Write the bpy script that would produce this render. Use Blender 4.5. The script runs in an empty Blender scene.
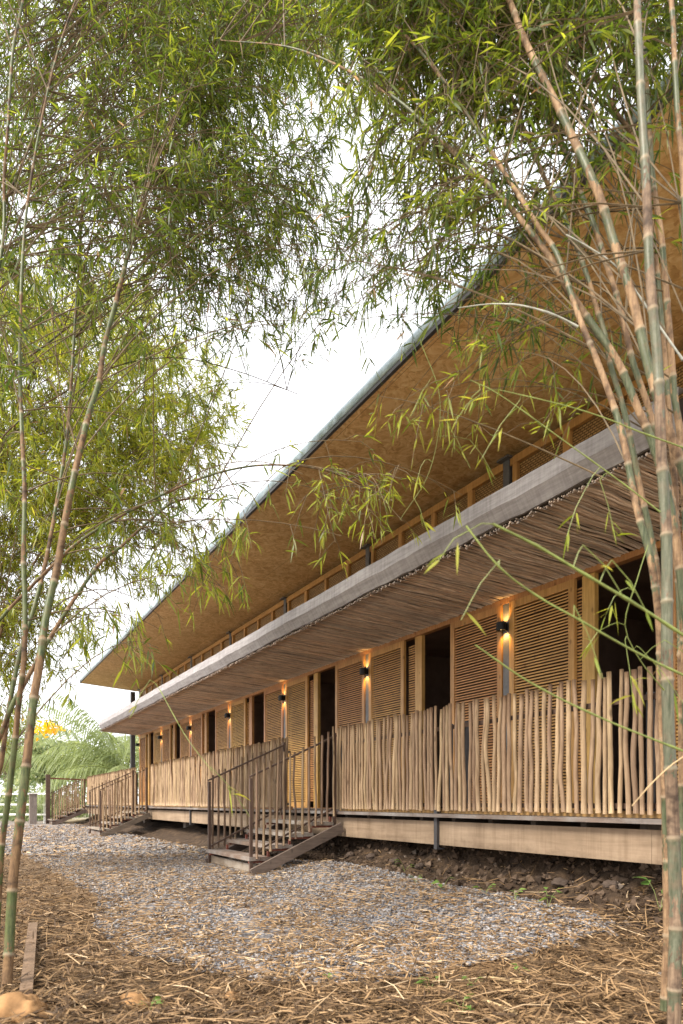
import bpy, math, random
import numpy as np
from mathutils import Vector, noise as mnoise

random.seed(11)
rng = np.random.default_rng(11)
S = bpy.context.scene
COL = S.collection

# ------------------------------------------------------------------ camera, sky, sun, exposure
EYE = 0.95
YAW = math.atan(381.5 / 683.0)
CA, SA = math.cos(YAW), math.sin(YAW)
cd = bpy.data.cameras.new('camera'); cam = bpy.data.objects.new('camera', cd); COL.objects.link(cam)
cam.location = (0, 0, EYE); cam.rotation_euler = (math.radians(90), 0, -YAW)
cd.sensor_fit = 'VERTICAL'; cd.sensor_height = 36.0; cd.lens = 36.0 * 683 / 1024
cd.shift_y = (802 - 512) / 1024.0
cd.clip_start = 0.05; cd.clip_end = 600
cd.dof.use_dof = True; cd.dof.focus_distance = 6.5; cd.dof.aperture_fstop = 2.8
S.camera = cam

SUN_EL, SUN_AZ = math.radians(47), math.radians(262)     # azimuth clockwise from +Y
w = bpy.data.worlds.new('World'); S.world = w; w.use_nodes = True
nt = w.node_tree; nt.nodes.clear()
sky = nt.nodes.new('ShaderNodeTexSky'); sky.sky_type = 'NISHITA'; sky.sun_disc = False
sky.sun_elevation = SUN_EL; sky.sun_rotation = SUN_AZ
sky.air_density = 1.0; sky.dust_density = 4.0
mx = nt.nodes.new('ShaderNodeMix'); mx.data_type = 'RGBA'; mx.inputs[0].default_value = 0.8
mx.inputs[7].default_value = (11.5, 11.5, 11.7, 1)             # overcast veil
bgn = nt.nodes.new('ShaderNodeBackground'); bgn.inputs[1].default_value = 0.1
out = nt.nodes.new('ShaderNodeOutputWorld')
nt.links.new(sky.outputs[0], mx.inputs[6]); nt.links.new(mx.outputs[2], bgn.inputs[0]); nt.links.new(bgn.outputs[0], out.inputs[0])

ld = bpy.data.lights.new('sun', 'SUN'); ld.energy = 3.2; ld.angle = math.radians(18); ld.color = (1, 0.93, 0.82)
sun = bpy.data.objects.new('sun', ld); COL.objects.link(sun)
sd = Vector((math.sin(SUN_AZ) * math.cos(SUN_EL), math.cos(SUN_AZ) * math.cos(SUN_EL), math.sin(SUN_EL)))
sun.rotation_euler = (-sd).to_track_quat('-Z', 'Y').to_euler(); sun.location = sd * 60

S.view_settings.view_transform = 'Standard'; S.view_settings.look = 'None'
S.view_settings.exposure = 1.12; S.view_settings.gamma = 1.0; S.view_settings.use_curve_mapping = False
S.render.engine = 'CYCLES'
S.cycles.use_denoising = True
S.cycles.max_bounces = 8; S.cycles.diffuse_bounces = 5; S.cycles.glossy_bounces = 2
S.cycles.transmission_bounces = 5; S.cycles.transparent_max_bounces = 4
S.cycles.sample_clamp_indirect = 6.0


def P(px, py, D):
    """a point of the place, D metres ahead of the tripod (x: towards the facade, y: along it)"""
    X = (px - 341.5) / 683.0 * D
    return np.array((X * CA + D * SA, -X * SA + D * CA, EYE + (802 - py) / 683.0 * D))


# ------------------------------------------------------------------ materials
class M:
    def __init__(s, name):
        s.m = bpy.data.materials.new(name); s.m.use_nodes = True
        s.t = s.m.node_tree; s.t.nodes.clear()
        s.out = s.n('ShaderNodeOutputMaterial')
    def n(s, kind, **kw):
        x = s.t.nodes.new(kind)
        for k, v in kw.items(): setattr(x, k, v)
        return x
    def l(s, a, b): s.t.links.new(a, b)
    def set(s, sock, v):
        if hasattr(v, 'links') or isinstance(v, bpy.types.NodeSocket): s.l(v, sock)
        else: sock.default_value = v
    def coord(s, scale=(1, 1, 1), which='Object', rand=False):
        tc = s.n('ShaderNodeTexCoord'); mp = s.n('ShaderNodeMapping')
        s.l(tc.outputs[which], mp.inputs[0]); mp.inputs['Scale'].default_value = scale
        if rand:
            oi = s.n('ShaderNodeObjectInfo'); vm = s.n('ShaderNodeVectorMath', operation='SCALE')
            vm.inputs[0].default_value = (37.1, 17.7, 23.3); s.l(oi.outputs['Random'], vm.inputs['Scale'])
            s.l(vm.outputs[0], mp.inputs['Location'])
        return mp.outputs[0]
    def noise(s, vec, scale, detail=4, rough=0.6, dist=0.0):
        x = s.n('ShaderNodeTexNoise'); s.l(vec, x.inputs['Vector'])
        x.inputs['Scale'].default_value = scale; x.inputs['Detail'].default_value = detail
        x.inputs['Roughness'].default_value = rough; x.inputs['Distortion'].default_value = dist
        return x.outputs[0]
    def ramp(s, fac, stops, interp='LINEAR'):
        x = s.n('ShaderNodeValToRGB'); s.l(fac, x.inputs[0]); e = x.color_ramp; e.interpolation = interp
        while len(e.elements) < len(stops): e.elements.new(0.5)
        for el, (p, c) in zip(e.elements, stops):
            el.position = p; el.color = (*c, 1) if len(c) == 3 else c
        return x.outputs[0]
    def mix(s, fac, a, b, blend='MIX'):
        x = s.n('ShaderNodeMix', data_type='RGBA', blend_type=blend)
        s.set(x.inputs[0], fac)
        for i, v in ((6, a), (7, b)):
            s.set(x.inputs[i], v if isinstance(v, bpy.types.NodeSocket) else (*v, 1))
        return x.outputs[2]
    def math(s, op, a, b=0.0, clamp=False):
        x = s.n('ShaderNodeMath', operation=op, use_clamp=clamp); s.set(x.inputs[0], a); s.set(x.inputs[1], b)
        return x.outputs[0]
    def attr(s, name): return s.n('ShaderNodeAttribute', attribute_name=name).outputs['Fac']
    def rand(s): return s.n('ShaderNodeObjectInfo').outputs['Random']
    def hsv(s, col, h=0.5, sat=1.0, v=1.0):
        x = s.n('ShaderNodeHueSaturation'); s.set(x.inputs['Hue'], h); s.set(x.inputs['Saturation'], sat); s.set(x.inputs['Value'], v)
        s.l(col, x.inputs['Color']); return x.outputs[0]
    def bump(s, h, strength=0.4, dist=0.01):
        x = s.n('ShaderNodeBump'); s.l(h, x.inputs['Height']); x.inputs['Strength'].default_value = strength
        x.inputs['Distance'].default_value = dist; return x.outputs[0]
    def done(s, col, rough=0.7, bump=None, metal=0.0, spec=0.3):
        b = s.n('ShaderNodeBsdfPrincipled'); s.set(b.inputs['Base Color'], col if isinstance(col, bpy.types.NodeSocket) else (*col, 1))
        s.set(b.inputs['Roughness'], rough); b.inputs['Metallic'].default_value = metal
        b.inputs['Specular IOR Level'].default_value = spec
        if bump is not None: s.l(bump, b.inputs['Normal'])
        s.l(b.outputs[0], s.out.inputs[0]); return s.m


def wood(name, dark, light, stretch, scale=6.0, rough=0.65, bump=0.3, vary=0.35, weather=None, huevar=0.03):
    m = M(name); v = m.coord(stretch, rand=True)
    f = m.noise(v, scale, 6, 0.65, 0.6)
    c = m.ramp(f, [(0.28, dark), (0.5, tuple((a + b) / 2 for a, b in zip(dark, light))), (0.72, light)])
    v2 = m.coord((1, 1, 1), rand=True)
    blot = m.noise(v2, 3.0, 3, 0.6)
    c = m.mix(0.6, c, m.ramp(blot, [(0.3, (0.55, 0.55, 0.55)), (0.7, (1.1, 1.1, 1.1))]), 'MULTIPLY')
    knot = m.n('ShaderNodeTexVoronoi'); m.l(m.coord((1, 1, 0.55), rand=True), knot.inputs['Vector']); knot.inputs['Scale'].default_value = 7
    kf = m.ramp(knot.outputs['Distance'], [(0.07, (1, 1, 1)), (0.15, (0, 0, 0))])
    c = m.mix(m.math('MULTIPLY', kf, 0.6), c, tuple(x * 0.35 for x in dark))
    if weather: c = m.mix(m.ramp(m.noise(v2, 2.2, 4), [(0.4, (0, 0, 0)), (0.65, (1, 1, 1))]), c, weather)
    r = m.rand()
    c = m.hsv(c, m.math('ADD', 0.5 - huevar / 2, m.math('MULTIPLY', r, huevar)), 1.0, m.math('ADD', 1 - vary / 2, m.math('MULTIPLY', r, vary)))
    return m.done(c, rough, m.bump(f, bump, 0.004))


PICKET = wood('peeled_eucalyptus', (0.215, 0.132, 0.072), (0.47, 0.33, 0.205), (7, 7, 0.7), 5, vary=0.45, huevar=0.02)
FRAMEW = wood('varnished_pine', (0.34, 0.165, 0.05), (0.60, 0.335, 0.12), (9, 9, 0.5), 4, 0.45, 0.15, 0.3)
SLATW = wood('louvre_slat_wood', (0.37, 0.185, 0.058), (0.62, 0.35, 0.12), (1, 0.6, 14), 5, 0.55, 0.15, 0.2)
RAILW = wood('rail_wood', (0.24, 0.12, 0.045), (0.42, 0.24, 0.10), (9, 0.5, 9), 4, 0.55, 0.15, 0.2)
DECKW = wood('weathered_deck_wood', (0.10, 0.075, 0.058), (0.26, 0.2, 0.155), (9, 0.6, 9), 5, 0.8, 0.5, 0.3, (0.28, 0.26, 0.24))
TREADW = wood('weathered_tread_wood', (0.13, 0.09, 0.065), (0.30, 0.225, 0.165), (9, 0.6, 9), 5, 0.8, 0.5, 0.3, (0.30, 0.27, 0.24))
STAIRSTICK = wood('shaded_stick', (0.15, 0.095, 0.055), (0.33, 0.225, 0.145), (7, 7, 0.7), 5, vary=0.4, huevar=0.02)  # stair pickets: peeled sticks darkened, their shade put into the colour
STRINGW = wood('brown_weathered_stringer', (0.085, 0.06, 0.048), (0.20, 0.15, 0.12), (0.7, 9, 9), 5, 0.8, 0.4, 0.2)
BOARDW = wood('old_brown_board', (0.10, 0.06, 0.04), (0.24, 0.15, 0.10), (9, 9, 1), 4, 0.8, 0.4, 0.1)
GREYPOST = wood('grey_post_wood', (0.2, 0.17, 0.14), (0.36, 0.31, 0.27), (6, 6, 0.5), 4)


def beam_mat():
    m = M('pale_formboard'); f = m.noise(m.coord((5, 0.35, 5)), 3, 6, 0.65, 0.4)
    c = m.ramp(f, [(0.3, (0.25, 0.18, 0.12)), (0.7, (0.40, 0.30, 0.21))])
    c = m.mix(0.7, c, m.ramp(m.noise(m.coord((1, 1.2, 0.8)), 1.4, 5, 0.7), [(0.35, (0.62, 0.57, 0.52)), (0.65, (1.05, 1.03, 1.0))]), 'MULTIPLY')
    sx = m.n('ShaderNodeSeparateXYZ'); co = m.coord((1, 1, 1)); m.l(co, sx.inputs[0])          # mud splashed up from the soil
    z = m.math('ADD', m.math('MULTIPLY', m.math('SUBTRACT', 0.60, sx.outputs['Z']), 6.0), m.math('MULTIPLY', m.math('SUBTRACT', m.noise(co, 5, 5, 0.7), 0.55), 3.0))
    c = m.mix(m.math('MULTIPLY', m.math('MINIMUM', m.math('MAXIMUM', z, 0.0), 1.0), 0.6), c, (0.12, 0.08, 0.05))
    drip = m.noise(m.coord((1, 14, 0.5)), 1.0, 4, 0.6)
    c = m.mix(0.6, c, m.ramp(drip, [(0.3, (0.62, 0.58, 0.54)), (0.5, (1, 1, 1))]), 'MULTIPLY')
    return m.done(c, 0.75, m.bump(f, 0.2, 0.004))


def twig_mat():
    m = M('bleached_twigs'); f = m.noise(m.coord((1.2, 14, 14)), 4, 6, 0.65, 0.5)
    c = m.ramp(f, [(0.25, (0.25, 0.19, 0.155)), (0.5, (0.52, 0.42, 0.35)), (0.75, (0.74, 0.63, 0.55))])
    a = m.attr('tint')
    c = m.hsv(c, 0.5, m.math('ADD', 0.75, m.math('MULTIPLY', a, 0.45)), m.math('ADD', 0.65, m.math('MULTIPLY', a, 0.6)))
    return m.done(c, 0.8, m.bump(f, 0.5, 0.004))


def osb_mat():
    m = M('strand_board'); co = m.coord((1, 1, 1))
    nz = m.n('ShaderNodeTexNoise'); m.l(co, nz.inputs['Vector']); nz.inputs['Scale'].default_value = 4.0; nz.inputs['Detail'].default_value = 3
    vm = m.n('ShaderNodeVectorMath', operation='SCALE'); m.l(nz.outputs['Color'], vm.inputs[0]); vm.inputs['Scale'].default_value = 0.35
    va = m.n('ShaderNodeVectorMath', operation='ADD'); m.l(co, va.inputs[0]); m.l(vm.outputs[0], va.inputs[1])
    cs = []
    for i in range(4):
        v = m.n('ShaderNodeTexVoronoi'); mp = m.n('ShaderNodeMapping', vector_type='TEXTURE'); m.l(va.outputs[0], mp.inputs[0]); mp.inputs['Scale'].default_value = (1, 0.28, 1)
        mp.inputs['Rotation'].default_value = (0, 0, 0.8 * i + 0.35); mp.inputs['Location'].default_value = (i * 3.3, i * 1.7, 0)
        m.l(mp.outputs[0], v.inputs['Vector']); v.inputs['Scale'].default_value = 6.5 + 1.5 * i
        sep = m.n('ShaderNodeSeparateColor'); m.l(v.outputs['Color'], sep.inputs[0]); cs.append(sep.outputs[0])
    f = m.math('MULTIPLY', m.math('ADD', m.math('ADD', cs[0], cs[1]), m.math('ADD', cs[2], cs[3])), 0.25)
    c = m.ramp(f, [(0.22, (0.52, 0.31, 0.125)), (0.5, (0.74, 0.49, 0.23)), (0.78, (0.86, 0.65, 0.36))])
    big = m.noise(co, 0.5, 4)
    c = m.mix(0.6, c, m.ramp(big, [(0.3, (0.72, 0.68, 0.64)), (0.7, (1.1, 1.08, 1.05))]), 'MULTIPLY')
    br = m.n('ShaderNodeTexBrick'); m.l(co, br.inputs['Vector']); br.inputs['Scale'].default_value = 1.0
    br.inputs['Brick Width'].default_value = 1.22; br.inputs['Row Height'].default_value = 2.44; br.inputs['Mortar Size'].default_value = 0.004
    br.inputs['Color1'].default_value = (1, 1, 1, 1); br.inputs['Color2'].default_value = (0.9, 0.89, 0.87, 1); br.inputs['Mortar'].default_value = (0.45, 0.4, 0.35, 1)
    c = m.mix(1.0, c, br.outputs['Color'], 'MULTIPLY')
    return m.done(c, 0.6, m.bump(f, 0.15, 0.003))


def galv_mat():
    m = M('galvanised_sheet'); co = m.coord((1, 1, 1)); f = m.noise(co, 5, 5, 0.6, 1.0)
    c = m.ramp(f, [(0.3, (0.22, 0.285, 0.315)), (0.7, (0.42, 0.50, 0.535))])
    wv = m.n('ShaderNodeTexWave'); m.l(m.coord((0.2, 1, 0.2)), wv.inputs['Vector']); wv.inputs['Scale'].default_value = 1.3; wv.inputs['Distortion'].default_value = 2.0
    wv.bands_direction = 'Y'
    return m.done(c, 0.42, m.bump(wv.outputs['Fac'], 0.5, 0.02), 0.35)


def membrane_mat():
    m = M('weathered_grey_sheet'); f = m.noise(m.coord((6, 0.5, 6)), 4, 6, 0.7)
    c = m.ramp(f, [(0.3, (0.25, 0.232, 0.235)), (0.7, (0.43, 0.41, 0.42))])
    st = m.noise(m.coord((1, 8, 0.8)), 3, 4)
    c = m.mix(0.5, c, m.ramp(st, [(0.35, (0.6, 0.58, 0.58)), (0.6, (1, 1, 1))]), 'MULTIPLY')
    return m.done(c, 0.75, m.bump(f, 0.3, 0.01))


def weave_mat():
    m = M('woven_bamboo_mat'); co = m.coord((1, 1, 1))
    br = m.n('ShaderNodeTexBrick'); mp = m.n('ShaderNodeMapping'); m.l(co, mp.inputs[0]); mp.inputs['Rotation'].default_value = (0, math.radians(90), math.radians(0))
    sx = m.n('ShaderNodeSeparateXYZ'); m.l(co, sx.inputs[0]); cx = m.n('ShaderNodeCombineXYZ')
    m.l(sx.outputs['Y'], cx.inputs['X']); m.l(sx.outputs['Z'], cx.inputs['Y'])
    m.l(cx.outputs[0], br.inputs['Vector']); br.inputs['Scale'].default_value = 1.0
    br.inputs['Brick Width'].default_value = 0.055; br.inputs['Row Height'].default_value = 0.03; br.inputs['Mortar Size'].default_value = 0.005
    br.inputs['Color1'].default_value = (0.42, 0.26, 0.10, 1); br.inputs['Color2'].default_value = (0.30, 0.17, 0.06, 1); br.inputs['Mortar'].default_value = (0.06, 0.03, 0.01, 1)
    c = m.mix(0.5, br.outputs['Color'], m.ramp(m.noise(co, 2.5), [(0.3, (0.6, 0.6, 0.6)), (0.7, (1.1, 1.1, 1.1))]), 'MULTIPLY')
    return m.done(c, 0.6, m.bump(br.outputs['Fac'], -0.5, 0.006))


def plain(name, col, rough=0.6, metal=0.0, var=0.25, scale=8, spec=0.3):
    m = M(name); f = m.noise(m.coord((1, 1, 1), rand=True), scale, 5, 0.65)
    c = m.ramp(f, [(0.3, tuple(x * (1 - var) for x in col)), (0.7, tuple(min(1, x * (1 + var)) for x in col))])
    return m.done(c, rough, m.bump(f, 0.1, 0.003), metal, spec)


def leaf_mat(name, stops, transl=0.55, dead=(0.3, 0.16, 0.055)):
    m = M(name); a = m.attr('tint')
    c = m.ramp(a, stops)
    d = m.n('ShaderNodeBsdfPrincipled'); m.l(c, d.inputs['Base Color']); d.inputs['Roughness'].default_value = 0.42
    d.inputs['Specular IOR Level'].default_value = 0.35
    t = m.n('ShaderNodeBsdfTranslucent'); tc = m.hsv(c, 0.485, 1.1, 1.5); m.l(tc, t.inputs[0])
    x = m.n('ShaderNodeMixShader'); x.inputs[0].default_value = transl
    m.l(d.outputs[0], x.inputs[1]); m.l(t.outputs[0], x.inputs[2]); m.l(x.outputs[0], m.out.inputs[0])
    return m.m


DEADT = [(0.955, (0.20, 0.17, 0.05)), (0.97, (0.24, 0.15, 0.07)), (1.0, (0.38, 0.27, 0.15))]
LEAF_DARK = leaf_mat('bamboo_leaf_green', [(0.0, (0.035, 0.065, 0.012)), (0.4, (0.075, 0.115, 0.02)), (0.7, (0.15, 0.19, 0.03)), (0.93, (0.30, 0.34, 0.055))] + DEADT)
LEAF_LIGHT = leaf_mat('bamboo_leaf_yellowgreen', [(0.0, (0.08, 0.12, 0.016)), (0.5, (0.20, 0.25, 0.035)), (0.92, (0.40, 0.40, 0.07))] + DEADT, 0.5)  # yellower leaf, with the back clump's sunlit glow painted into the colour
LEAF_PALM = leaf_mat('palm_leaf', [(0.0, (0.10, 0.135, 0.05)), (0.6, (0.22, 0.27, 0.11)), (1.0, (0.42, 0.44, 0.22))], 0.5)  # distant palms: far-off haze is put into the paler leaf colour
LEAF_TREE = leaf_mat('broad_leaf', [(0.0, (0.08, 0.12, 0.05)), (0.6, (0.18, 0.23, 0.10)), (1.0, (0.34, 0.37, 0.18))], 0.5)  # background greenery, its hazy paleness painted into the leaf colour
LEAF_SEED = leaf_mat('seedling_leaf', [(0.0, (0.10, 0.19, 0.04)), (1.0, (0.22, 0.32, 0.08))], 0.35)
PETAL = leaf_mat('yellow_blossom', [(0.0, (0.75, 0.42, 0.02)), (1.0, (0.85, 0.62, 0.06))], 0.4)
DRY = M('dry_bamboo_leaf'); DRY = DRY.done(DRY.ramp(DRY.attr('tint'), [(0, (0.06, 0.036, 0.019)), (0.35, (0.165, 0.098, 0.046)), (0.75, (0.345, 0.218, 0.108)), (1, (0.54, 0.40, 0.25))]), 0.7)
PEB = M('gravel_stone'); PEB = PEB.done(PEB.ramp(PEB.attr('tint'), [(0, (0.07, 0.068, 0.074)), (0.5, (0.185, 0.178, 0.182)), (0.9, (0.34, 0.325, 0.325)), (1, (0.32, 0.24, 0.165))]), 0.75)


RUBBLE = plain('brown_rubble', (0.075, 0.053, 0.04), 0.9, 0, 0.4, 9)
CLOD = M('soil_clod'); CLOD = CLOD.done(CLOD.ramp(CLOD.attr('tint'), [(0, (0.03, 0.019, 0.012)), (0.6, (0.09, 0.058, 0.037)), (0.95, (0.16, 0.11, 0.075)), (1, (0.24, 0.19, 0.15))]), 0.9)


def culm_mat(name, green, grey, tan, dark):
    m = M(name)
    sh = m.attr('sheath')                  # >0.5: bare internode, <0.5: wrapped in old sheath
    co = m.coord((1, 1, 1))
    n1 = m.noise(m.coord((1, 1, 0.45)), 26, 5, 0.65); n2 = m.noise(m.coord((70, 70, 5)), 1.0, 5, 0.7, 0.5); n3 = m.noise(co, 60, 4, 0.7)
    s2 = m.math('ADD', sh, m.math('MULTIPLY', m.math('SUBTRACT', n1, 0.5), 2.1))
    f = m.ramp(s2, [(0.48, (0, 0, 0)), (0.52, (1, 1, 1))])
    cg = m.mix(m.ramp(n2, [(0.35, (0, 0, 0)), (0.6, (1, 1, 1))]), green, grey)
    cg = m.mix(m.ramp(m.noise(co, 14, 4), [(0.5, (0, 0, 0)), (0.7, (0.6, 0.6, 0.6))]), cg, tuple(x * 0.6 for x in tan))
    ct = m.mix(m.ramp(n2, [(0.35, (0, 0, 0)), (0.6, (1, 1, 1))]), dark, tan)
    ct = m.mix(m.ramp(m.noise(co, 11, 4), [(0.48, (0, 0, 0)), (0.66, (1, 1, 1))]), ct, tuple(x * 0.45 for x in dark))
    c = m.mix(f, ct, cg)
    c = m.mix(0.5, c, m.ramp(n3, [(0.3, (0.6, 0.6, 0.6)), (0.7, (1.1, 1.1, 1.1))]), 'MULTIPLY')
    nd = m.attr('ring')
    c = m.mix(m.math('MULTIPLY', nd, 0.8), c, (0.30, 0.24, 0.16))
    return m.done(c, m.math('ADD', 0.75, m.math('MULTIPLY', f, -0.27)), m.bump(n1, 0.5, 0.004))


CULM = culm_mat('bamboo_culm', (0.036, 0.05, 0.02), (0.125, 0.135, 0.075), (0.34, 0.22, 0.12), (0.165, 0.095, 0.052))
CULM_OLD = culm_mat('old_bamboo_culm', (0.05, 0.06, 0.032), (0.15, 0.15, 0.10), (0.25, 0.172, 0.11), (0.115, 0.072, 0.047))
CULM_L = culm_mat('bamboo_culm_olive', (0.032, 0.046, 0.013), (0.095, 0.11, 0.036), (0.20, 0.118, 0.055), (0.085, 0.047, 0.024))
BRANCH = plain('bamboo_branch', (0.12, 0.085, 0.045), 0.7, 0, 0.5, 12)
GREENSTEM = plain('green_bamboo_shoot', (0.185, 0.225, 0.06), 0.5, 0, 0.3, 20)
PALESTEM = plain('pale_bare_branch', (0.34, 0.34, 0.29), 0.6, 0, 0.35, 20)
STEEL = plain('dark_grey_steel', (0.075, 0.072, 0.075), 0.5, 0.3)
STEELB = plain('brown_painted_steel', (0.10, 0.062, 0.045), 0.55, 0.2)
COLSTEEL = plain('grey_steel_column', (0.13, 0.13, 0.135), 0.5, 0.3)
BLACK = plain('black_lamp_metal', (0.012, 0.012, 0.013), 0.45, 0.2)
DARKW = plain('dark_interior', (0.13, 0.088, 0.07), 0.8, 0, 0.35, 2)
CEILB = plain('dark_backing', (0.09, 0.07, 0.055), 0.9)
ROOFM = plain('roof_sheet', (0.45, 0.47, 0.48), 0.5, 0.5)
REDPAINT = plain('oxide_red_paint', (0.22, 0.07, 0.045), 0.6)
WHITEP = plain('white_rail_paint', (0.72, 0.72, 0.7), 0.6, 0, 0.1)
BARK = plain('tree_bark', (0.17, 0.13, 0.10), 0.85, 0, 0.4)
ROCK = plain('ochre_rock', (0.30, 0.165, 0.07), 0.85, 0, 0.4, 9)
GREYROCK = plain('grey_rock', (0.26, 0.22, 0.19), 0.85, 0, 0.4, 9)
CUTB = plain('cut_bamboo', (0.48, 0.34, 0.18), 0.6, 0, 0.25)
BULB = M('lamp_glow'); _e = BULB.n('ShaderNodeEmission'); _e.inputs[0].default_value = (1, 0.62, 0.22, 1); _e.inputs[1].default_value = 1.0
BULB.l(_e.outputs[0], BULB.out.inputs[0]); BULB = BULB.m


def ground_mat():
    m = M('soil'); co = m.coord((1, 1, 1))
    n1 = m.noise(co, 1.3, 5, 0.6); n2 = m.noise(co, 24, 6, 0.7); n3 = m.noise(co, 7, 6, 0.7)
    c = m.ramp(n2, [(0.28, (0.06, 0.036, 0.02)), (0.5, (0.17, 0.11, 0.06)), (0.72, (0.30, 0.20, 0.11))])
    c = m.mix(m.ramp(n1, [(0.52, (0, 0, 0)), (0.75, (0.7, 0.7, 0.7))]), c, (0.36, 0.20, 0.085))
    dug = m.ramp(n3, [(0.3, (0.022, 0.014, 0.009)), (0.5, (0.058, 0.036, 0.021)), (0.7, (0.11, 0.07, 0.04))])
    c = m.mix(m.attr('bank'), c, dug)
    bounce_yard = m.ramp(n1, [(0.3, (0.38, 0.335, 0.24)), (0.7, (0.52, 0.46, 0.35))])  # outlying sandy yard made extra pale to throw light up at the soffit
    c = m.mix(m.attr('bounce_yard'), c, bounce_yard)
    return m.done(c, 0.95, m.bump(n3, 1.0, 0.06))


def gravel_mat():
    m = M('gravel_bed'); co = m.coord((1, 1, 1))
    v = m.n('ShaderNodeTexVoronoi'); m.l(co, v.inputs['Vector']); v.inputs['Scale'].default_value = 34
    sep = m.n('ShaderNodeSeparateColor'); m.l(v.outputs['Color'], sep.inputs[0])
    c = m.ramp(sep.outputs[0], [(0.0, (0.09, 0.087, 0.093)), (0.5, (0.21, 0.20, 0.205)), (0.72, (0.40, 0.39, 0.40)), (0.76, (0.34, 0.22, 0.12)), (1.0, (0.45, 0.33, 0.2))])
    c = m.mix(0.7, c, m.ramp(v.outputs['Distance'], [(0.3, (1, 1, 1)), (0.75, (0.35, 0.33, 0.32))]), 'MULTIPLY')
    return m.done(c, 0.9, m.bump(v.outputs['Distance'], -1.0, 0.03))


GROUND = ground_mat(); GRAVEL = gravel_mat()
BEAMM = beam_mat(); TWIG = twig_mat(); OSB = osb_mat(); GALV = galv_mat(); SHEET = membrane_mat(); WEAVE = weave_mat()

# ------------------------------------------------------------------ building helpers
ORIGIN = {}


def link(o, parent=None):
    COL.objects.link(o)
    if parent is not None: o.parent = parent
    return o


def thing(name, label, cat, loc=(0, 0, 0), group=None):
    o = bpy.data.objects.new(name, None); COL.objects.link(o); o.location = loc; o.empty_display_size = 0.1
    o['label'] = label; o['category'] = cat
    if group: o['group'] = group
    ORIGIN[o.name] = np.array(loc, float)
    return o


def tag(o, label, cat, group=None):
    o['label'] = label; o['category'] = cat
    if group: o['group'] = group
    return o


def npmesh(name, V, F, mat, parent=None, attrs=None, smooth=False, fsizes=None):
    """V (n,3); F (m,k) array of equal-sized faces or flat list with fsizes"""
    V = np.asarray(V, np.float32)
    if parent is not None: V = V - ORIGIN[parent.name].astype(np.float32)
    me = bpy.data.meshes.new(name); me.vertices.add(len(V)); me.vertices.foreach_set('co', V.ravel())
    if fsizes is None:
        F = np.asarray(F, np.int32); fs = np.full(len(F), F.shape[1], np.int32); F = F.ravel()
    else:
        F = np.asarray(F, np.int32); fs = np.asarray(fsizes, np.int32)
    me.loops.add(len(F)); me.loops.foreach_set('vertex_index', F)
    me.polygons.add(len(fs)); me.polygons.foreach_set('loop_start', np.concatenate(([0], np.cumsum(fs)[:-1])).astype(np.int32))
    me.polygons.foreach_set('use_smooth', np.full(len(fs), bool(smooth)))
    for k, a in (attrs or {}).items():
        at = me.attributes.new(k, 'FLOAT', 'POINT'); at.data.foreach_set('value', np.asarray(a, np.float32))
    me.update(calc_edges=True); me.materials.append(mat)
    o = bpy.data.objects.new(name, me); link(o, parent)
    if parent is not None: ORIGIN[o.name] = ORIGIN[parent.name]
    return o


class MB:
    def __init__(s): s.V = []; s.F = []; s.A = []
    def _add(s, vs, fs, tint=0.5):
        b = len(s.V); s.V += [tuple(map(float, v)) for v in vs]; s.F += [tuple(b + i for i in f) for f in fs]; s.A += [tint] * len(vs)
    def box(s, x0, x1, y0, y1, z0, z1, tint=0.5):
        s._add([(x0, y0, z0), (x1, y0, z0), (x1, y1, z0), (x0, y1, z0), (x0, y0, z1), (x1, y0, z1), (x1, y1, z1), (x0, y1, z1)],
               [(3, 2, 1, 0), (4, 5, 6, 7), (0, 1, 5, 4), (1, 2, 6, 5), (2, 3, 7, 6), (3, 0, 4, 7)], tint)
    def prism(s, poly, z0, z1):
        n = len(poly)
        s._add([(x, y, z0) for x, y in poly] + [(x, y, z1) for x, y in poly],
               [tuple(range(n))[::-1], tuple(range(n, 2 * n))] + [(i, (i + 1) % n, n + (i + 1) % n, n + i) for i in range(n)])
    def bar(s, p, q, w, h, up=(0, 0, 1)):
        p, q = Vector(p), Vector(q); d = (q - p).normalized(); sd_ = d.cross(Vector(up))
        if sd_.length < 1e-4: sd_ = Vector((1, 0, 0))
        sd_.normalize(); u = sd_.cross(d)
        c = [(-w / 2, -h / 2), (w / 2, -h / 2), (w / 2, h / 2), (-w / 2, h / 2)]
        s._add([p + sd_ * a + u * b for a, b in c] + [q + sd_ * a + u * b for a, b in c],
               [(0, 1, 2, 3), (7, 6, 5, 4), (0, 4, 5, 1), (1, 5, 6, 2), (2, 6, 7, 3), (3, 7, 4, 0)])
    def tube(s, pts, rad, k=6, tint=0.5, cap=True):
        V, F = tube_np(np.asarray(pts, float), np.asarray(rad, float), k)
        fs = [tuple(f) for f in F]
        if cap:
            n = len(pts); fs.append(tuple(range(k))[::-1]); fs.append(tuple(range((n - 1) * k, n * k)))
        s._add(V, fs, tint)
    def build(s, name, mat, parent=None, smooth=False):
        fl = [i for f in s.F for i in f]
        return npmesh(name, np.array(s.V), fl, mat, parent, {'tint': s.A}, smooth, [len(f) for f in s.F])


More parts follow.
